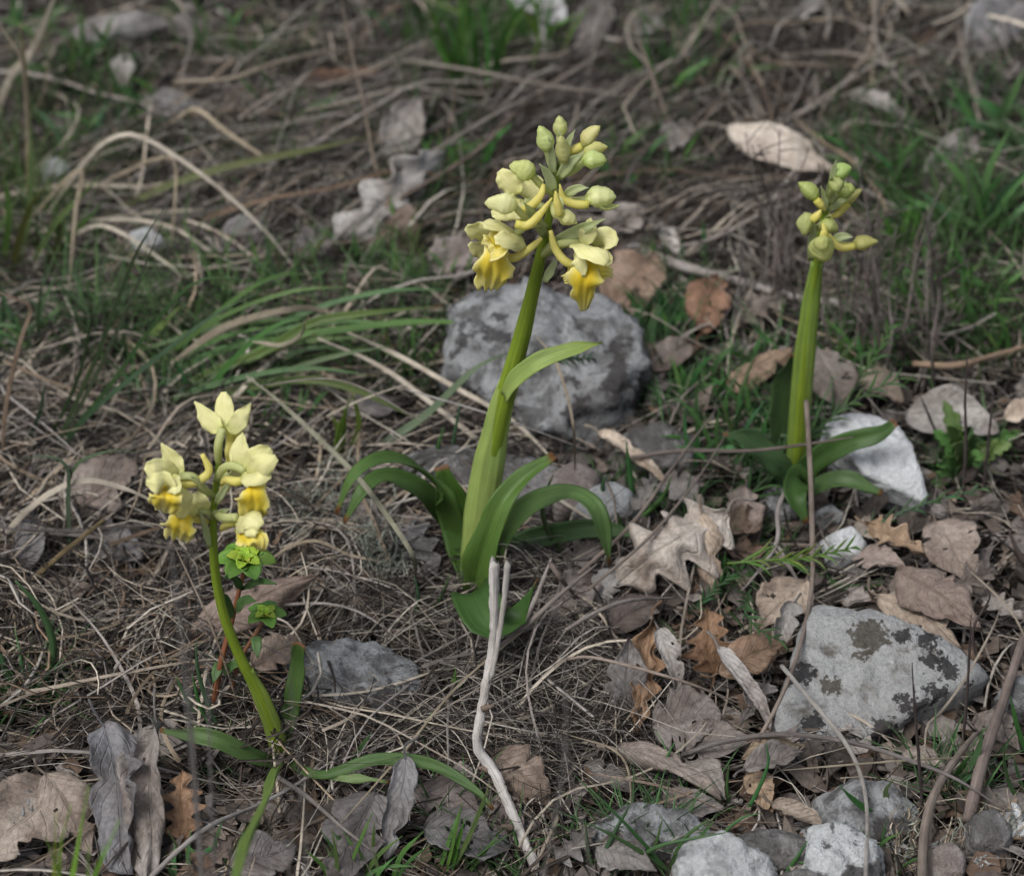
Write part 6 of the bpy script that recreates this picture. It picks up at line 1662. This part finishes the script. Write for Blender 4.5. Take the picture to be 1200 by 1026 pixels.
# ------------------------------------------------------------------ other small plants
def leafpart(root, base, pts, hw, up, color, name="leaf", mat="grass_blade", **kw):
    g = ribbon(pts, hw, up, thick=.0004, **kw)
    return put(name, g[0], g[1], mat, parent=root, base=base, uv=g[2], color=(*color, 0.0))
def sprig(label, pts, n, lpx, color, dy=0.0, lean=.5, mode="arc", hs_=None, rpx=1.5):
    w = arc(pts, None, dy) if mode == "arc" else lying(pts, hs_)
    b = w[0]
    k = scale_at(b)
    root = thing("feathery_sprig", label, "herb", b)
    v, f, uv = tube(w, [1.6 * k, 1.4 * k, .8 * k], n=20, sides=6)
    put("stem", v, f, "grass_blade", parent=root, base=b, uv=uv, color=(*color, 0))
    sp_ = catmull(w, n * 2 + 6)
    tg = tangents(sp_)
    for i in range(n):
        q = sp_[i * 2 + 5]
        t = tg[i * 2 + 5]
        sg = 1 if i % 2 else -1
        sd_ = t.cross(-FWD).normalized() * sg
        ln = lpx * k * rnd.uniform(.6, 1.15) * (1 - .5 * i / n)
        e = q + (t * rnd.uniform(.7, 1.0) + sd_ * rnd.uniform(.35, .8) - FWD * rnd.uniform(-.3, .5)) .normalized() * ln
        mid = q.lerp(e, .5) + V((0, 0, 1)) * ln * .08 + t * ln * .08
        leafpart(root, b, [q, mid, e], [rpx * k * .8, rpx * k, rpx * k * .2], V((0, -.7, .7)), tuple(x * rnd.uniform(.8, 1.25) for x in color), name="leaflet", n=8, m=3, vfold=.3)
    return root
sprig("feathery green sprig reaching right in front of white pebble", [(852, 660), (900, 656), (950, 652), (1004, 640)], 22, 40, (.10, .175, .035), mode="lying", hs_=[.016, .024, .03, .03])
sprig("fine green sprig over the brown oak leaf and the slab", [(880, 690), (872, 712), (890, 738), (920, 752)], 18, 34, (.045, .10, .035), mode="lying", hs_=[.02, .03, .03, .024])
sprig("tall feathery green sprig right of the budding orchid", [(850, 610), (890, 568), (940, 520), (1000, 470), (1062, 440)], 30, 44, (.06, .12, .04), dy=.03)
sprig("small feathery leaf lying on the grey boulder", [(590, 436), (630, 424), (665, 420), (696, 420)], 20, 26, (.045, .085, .045), mode="lying", hs_=[.05, .05, .05, .045])
sprig("second feathery sprig behind the tall one", [(960, 500), (990, 460), (1024, 420), (1046, 380)], 18, 40, (.065, .13, .035), dy=.02)
sprig("green sprig crossing below the white stone", [(1000, 640), (1030, 612), (1090, 588), (1160, 570)], 14, 34, (.05, .105, .045), mode="lying", hs_=[.012, .02, .024, .02])
sprig("fine sprig in the shade below the big oak leaf", [(800, 740), (818, 712), (836, 690), (860, 672)], 16, 26, (.035, .085, .03), dy=.01)
tuft("long green strap blade hooked up above the slab", [[(930, 660), (960, 672), (990, 688), (1030, 682), (1066, 664), .0], [(880, 645), (920, 656), (960, 676), (995, 690), .0]], (.045, .105, .045), 4.2)
# spurge with red stem
sb = on_g(248, 846)
spg = thing("spurge", "small spurge with red stem and yellow-green rosettes beside small orchid", "herb", sb)
k = scale_at(sb)
st1 = [sb, on_y(258, 780, sb.y), on_y(272, 726, sb.y + .004), on_y(284, 676, sb.y + .006), on_y(288, 660, sb.y + .006)]
v, f, uv = tube(st1, [4 * k, 3.6 * k, 3 * k, 2.2 * k], n=22, sides=8)
put("stem", v, f, "grass_blade", parent=spg, base=sb, uv=uv, color=(.25, .095, .05, 0))
st2 = [on_y(268, 836, sb.y + .003), on_y(278, 780, sb.y + .004), on_y(298, 745, sb.y + .006), on_y(312, 722, sb.y + .008)]
v, f, uv = tube(st2, [3.2 * k, 2.8 * k, 2 * k], n=16, sides=8)
put("stem", v, f, "grass_blade", parent=spg, base=sb, uv=uv, color=(.22, .10, .05, 0))
def rosette(c, R, n, tilt, color, inner):
    for ring, (rr_, cl, nn, lift) in enumerate(((1.0, color, n, .1), (.62, inner, n - 1, .45), (.34, tuple(x * 1.15 for x in inner), 5, .9))):
        for i in range(nn):
            a = 2 * math.pi * (i + .5 * ring) / nn + rnd.uniform(-.15, .15)
            d = V((math.cos(a), math.sin(a), lift + tilt * math.sin(a)))
            e = c + d * R * rr_
            mid = c.lerp(e, .5) + V((0, 0, R * .14))
            w_ = R * rr_ * .36
            leafpart(spg, sb, [c, mid, e], [w_ * .3, w_ * .9, w_ * 1.1, w_ * .8, w_ * .2], V((0, -.2, 1)), tuple(x * rnd.uniform(.85, 1.15) for x in cl), n=12, m=7, cup=.3)
rosette(st1[-1], 35 * k, 6, .1, (.12, .27, .035), (.32, .46, .04))
rosette(st2[-1], 24 * k, 5, .1, (.11, .25, .04), (.30, .44, .045))
for (px, py, qx, qy, mx) in ((276, 716, 300, 704, 9), (272, 726, 258, 694, 8), (284, 690, 262, 676, 7), (284, 690, 324, 684, 6), (300, 745, 302, 770, 8), (262, 776, 250, 800, 8), (262, 790, 290, 778, 8)):
    a, e = on_y(px, py, sb.y + .004), on_y(qx, qy, sb.y - .004)
    leafpart(spg, sb, [a, a.lerp(e, .5) + V((0, 0, .002)), e], [2 * k, mx * k * .8, mx * k * .7, 1 * k], V((0, -.6, .8)), (.075, .15, .045), n=12, m=5, cup=.3)
# ferny plant at the right
fb_ = on_g(1132, 560)
fern = thing("ferny_herb", "soft grey-green ferny rosette between white stone and right edge", "herb", fb_)
k = scale_at(fb_)
def lob(t, s):
    return .45 + .55 * abs(math.sin(t * 19))
for i, (px, py, d) in enumerate(((1106, 470, .01), (1122, 474, .02), (1140, 480, .02), (1152, 492, .012), (1094, 505, 0), (1164, 520, 0), (1098, 545, -.02), (1118, 520, -.02), (1150, 538, -.02), (1185, 520, .0), (1110, 498, -.01), (1140, 508, -.012), (1090, 572, -.02), (1196, 506, .01))):
    e = on_y(px, py, fb_.y + d)
    mid = fb_.lerp(e, .55) + V((0, 0, .004))
    leafpart(fern, fb_, [fb_ + V((0, 0, .002)), mid, e], [2 * k, 8 * k, 11 * k, 11 * k, 4 * k], V((0, -.8, .5)), tuple(x * rnd.uniform(.85, 1.2) for x in (.115, .20, .06)), n=34, m=7, cup=.3, lobes=lob, wave=.002, seed=i)
# dry shrub behind the budding orchid
hb = on_g(1010, 470)
shrub = thing("dry_shrub", "leafless grey heathy shrub of thin twigs behind the budding orchid", "shrub", hb)
rs = random.Random(5)
for i in range(46):
    fx = rs.uniform(890, 1120)
    fy = rs.uniform(400, 470) if fx > 940 else rs.uniform(330, 400)
    foot = on_g(fx, fy, .0)
    tx, ty = fx + rs.gauss(-8, 34), fy - rs.uniform(70, 230)
    pts = [foot]
    for q in (.3, .6, 1.0):
        pts.append(on_y(fx + (tx - fx) * q + rs.uniform(-9, 9), fy + (ty - fy) * q, foot.y + rs.uniform(-.01, .015)))
    k = scale_at(foot)
    v, f, uv = tube(pts, [2.3 * k, 1.8 * k, 1.3 * k, .7 * k], n=16, sides=5, wob=.3, seed=i)
    sp_ = catmull(pts, 20)
    for q in range(6):
        a = sp_[rs.randrange(5, 19)]
        e = a + V((rs.uniform(-1, 1), rs.uniform(-.6, .6), rs.uniform(.3, 1.1))) * rs.uniform(.006, .018)
        v2, f2, uv2 = tube([a, a.lerp(e, .5) + V((rs.uniform(-1, 1) * .0012, 0, .0008)), e], [.9 * k, .8 * k, .5 * k], n=5, sides=4)
        o = len(v)
        v += v2
        f += [tuple(z + o for z in ff) for ff in f2]
        uv += uv2
    put("twig", v, f, "dry_stalk", parent=shrub, base=hb, uv=uv, color=rs.choice([(.22, .185, .17, 1), (.30, .26, .235, 1), (.16, .13, .12, 1)]))
for i, (lab, pts) in enumerate([("dark knobbly bare sprig before the ferny plant", [(1128, 590), (1132, 520), (1131, 470), (1134, 410)]), ("short dark bare sprig right of the ferny plant", [(1152, 580), (1158, 520), (1164, 460)]), ("dark bare sprig leaning left of the ferny plant", [(1112, 540), (1094, 500), (1078, 462)]),
                                ("dark bare sprig standing over the slab's lower right", [(1082, 960), (1076, 880), (1070, 800), (1069, 776)]), ("branched dark sprig over the slab's right corner", [(1150, 790), (1140, 740), (1160, 700), (1152, 690)]), ("bare dark sprig above the thick brown twigs", [(1126, 900), (1134, 800), (1138, 720)])]):
    stalk(lab, pts, 2.0, (.10, .08, .075), "arc", dy=.0, name="bare_sprig", cat="twig", flat=False, wob=.5, n=24, seed=80 + i)
# pale lichen flakes at the lower right
for i, (lab, cx, cy, R) in enumerate([("large crinkled pale green lichen flake at the lower right edge", 1192, 965, 22), ("olive lichen flake left of the large pale one", 1160, 990, 17), ("tiny white lichen flake by the black-blotched stone", 1098, 994, 8), ("white lichen flake under the thick twig", 1052, 992, 9), ("small pale lichen flake at the lower edge", 1150, 1010, 8)]):
    c = on_g(cx, cy, .008)
    k = scale_at(c)
    up = (V((0, 0, .6)) - FWD * .6).normalized()
    e1 = V((1, 0, 0))
    e2 = up.cross(e1)
    rows_t, rows_b, uvr = [], [], []
    for a in range(9):
        rt, rb, ru = [], [], []
        for q in range(29):
            th = 2 * math.pi * q / 28
            rad = a / 8 * R * k * (1 + .35 * math.sin(th * 5 + i) * (a / 8) + .15 * math.sin(th * 11))
            z = .0022 * math.sin(th * 4 + a * .7 + i) * (a / 8) ** 1.5 + .0012 * math.sin(th * 9)*(a/8)
            p = c + e1 * math.cos(th) * rad + e2 * math.sin(th) * rad + up * z
            rt.append(p + up * .0002)
            rb.append(p - up * .0002)
            ru.append((q / 28, a / 8))
        rows_t.append(rt)
        rows_b.append(rb)
        uvr.append(ru)
    v, f, uv = sheet(rows_t, rows_b, uvr)
    o = put("lichen_flake", v, f, ST_PALE if i != 1 else ST_DULL, base=c, uv=uv)
    tag(o, lab, "lichen")
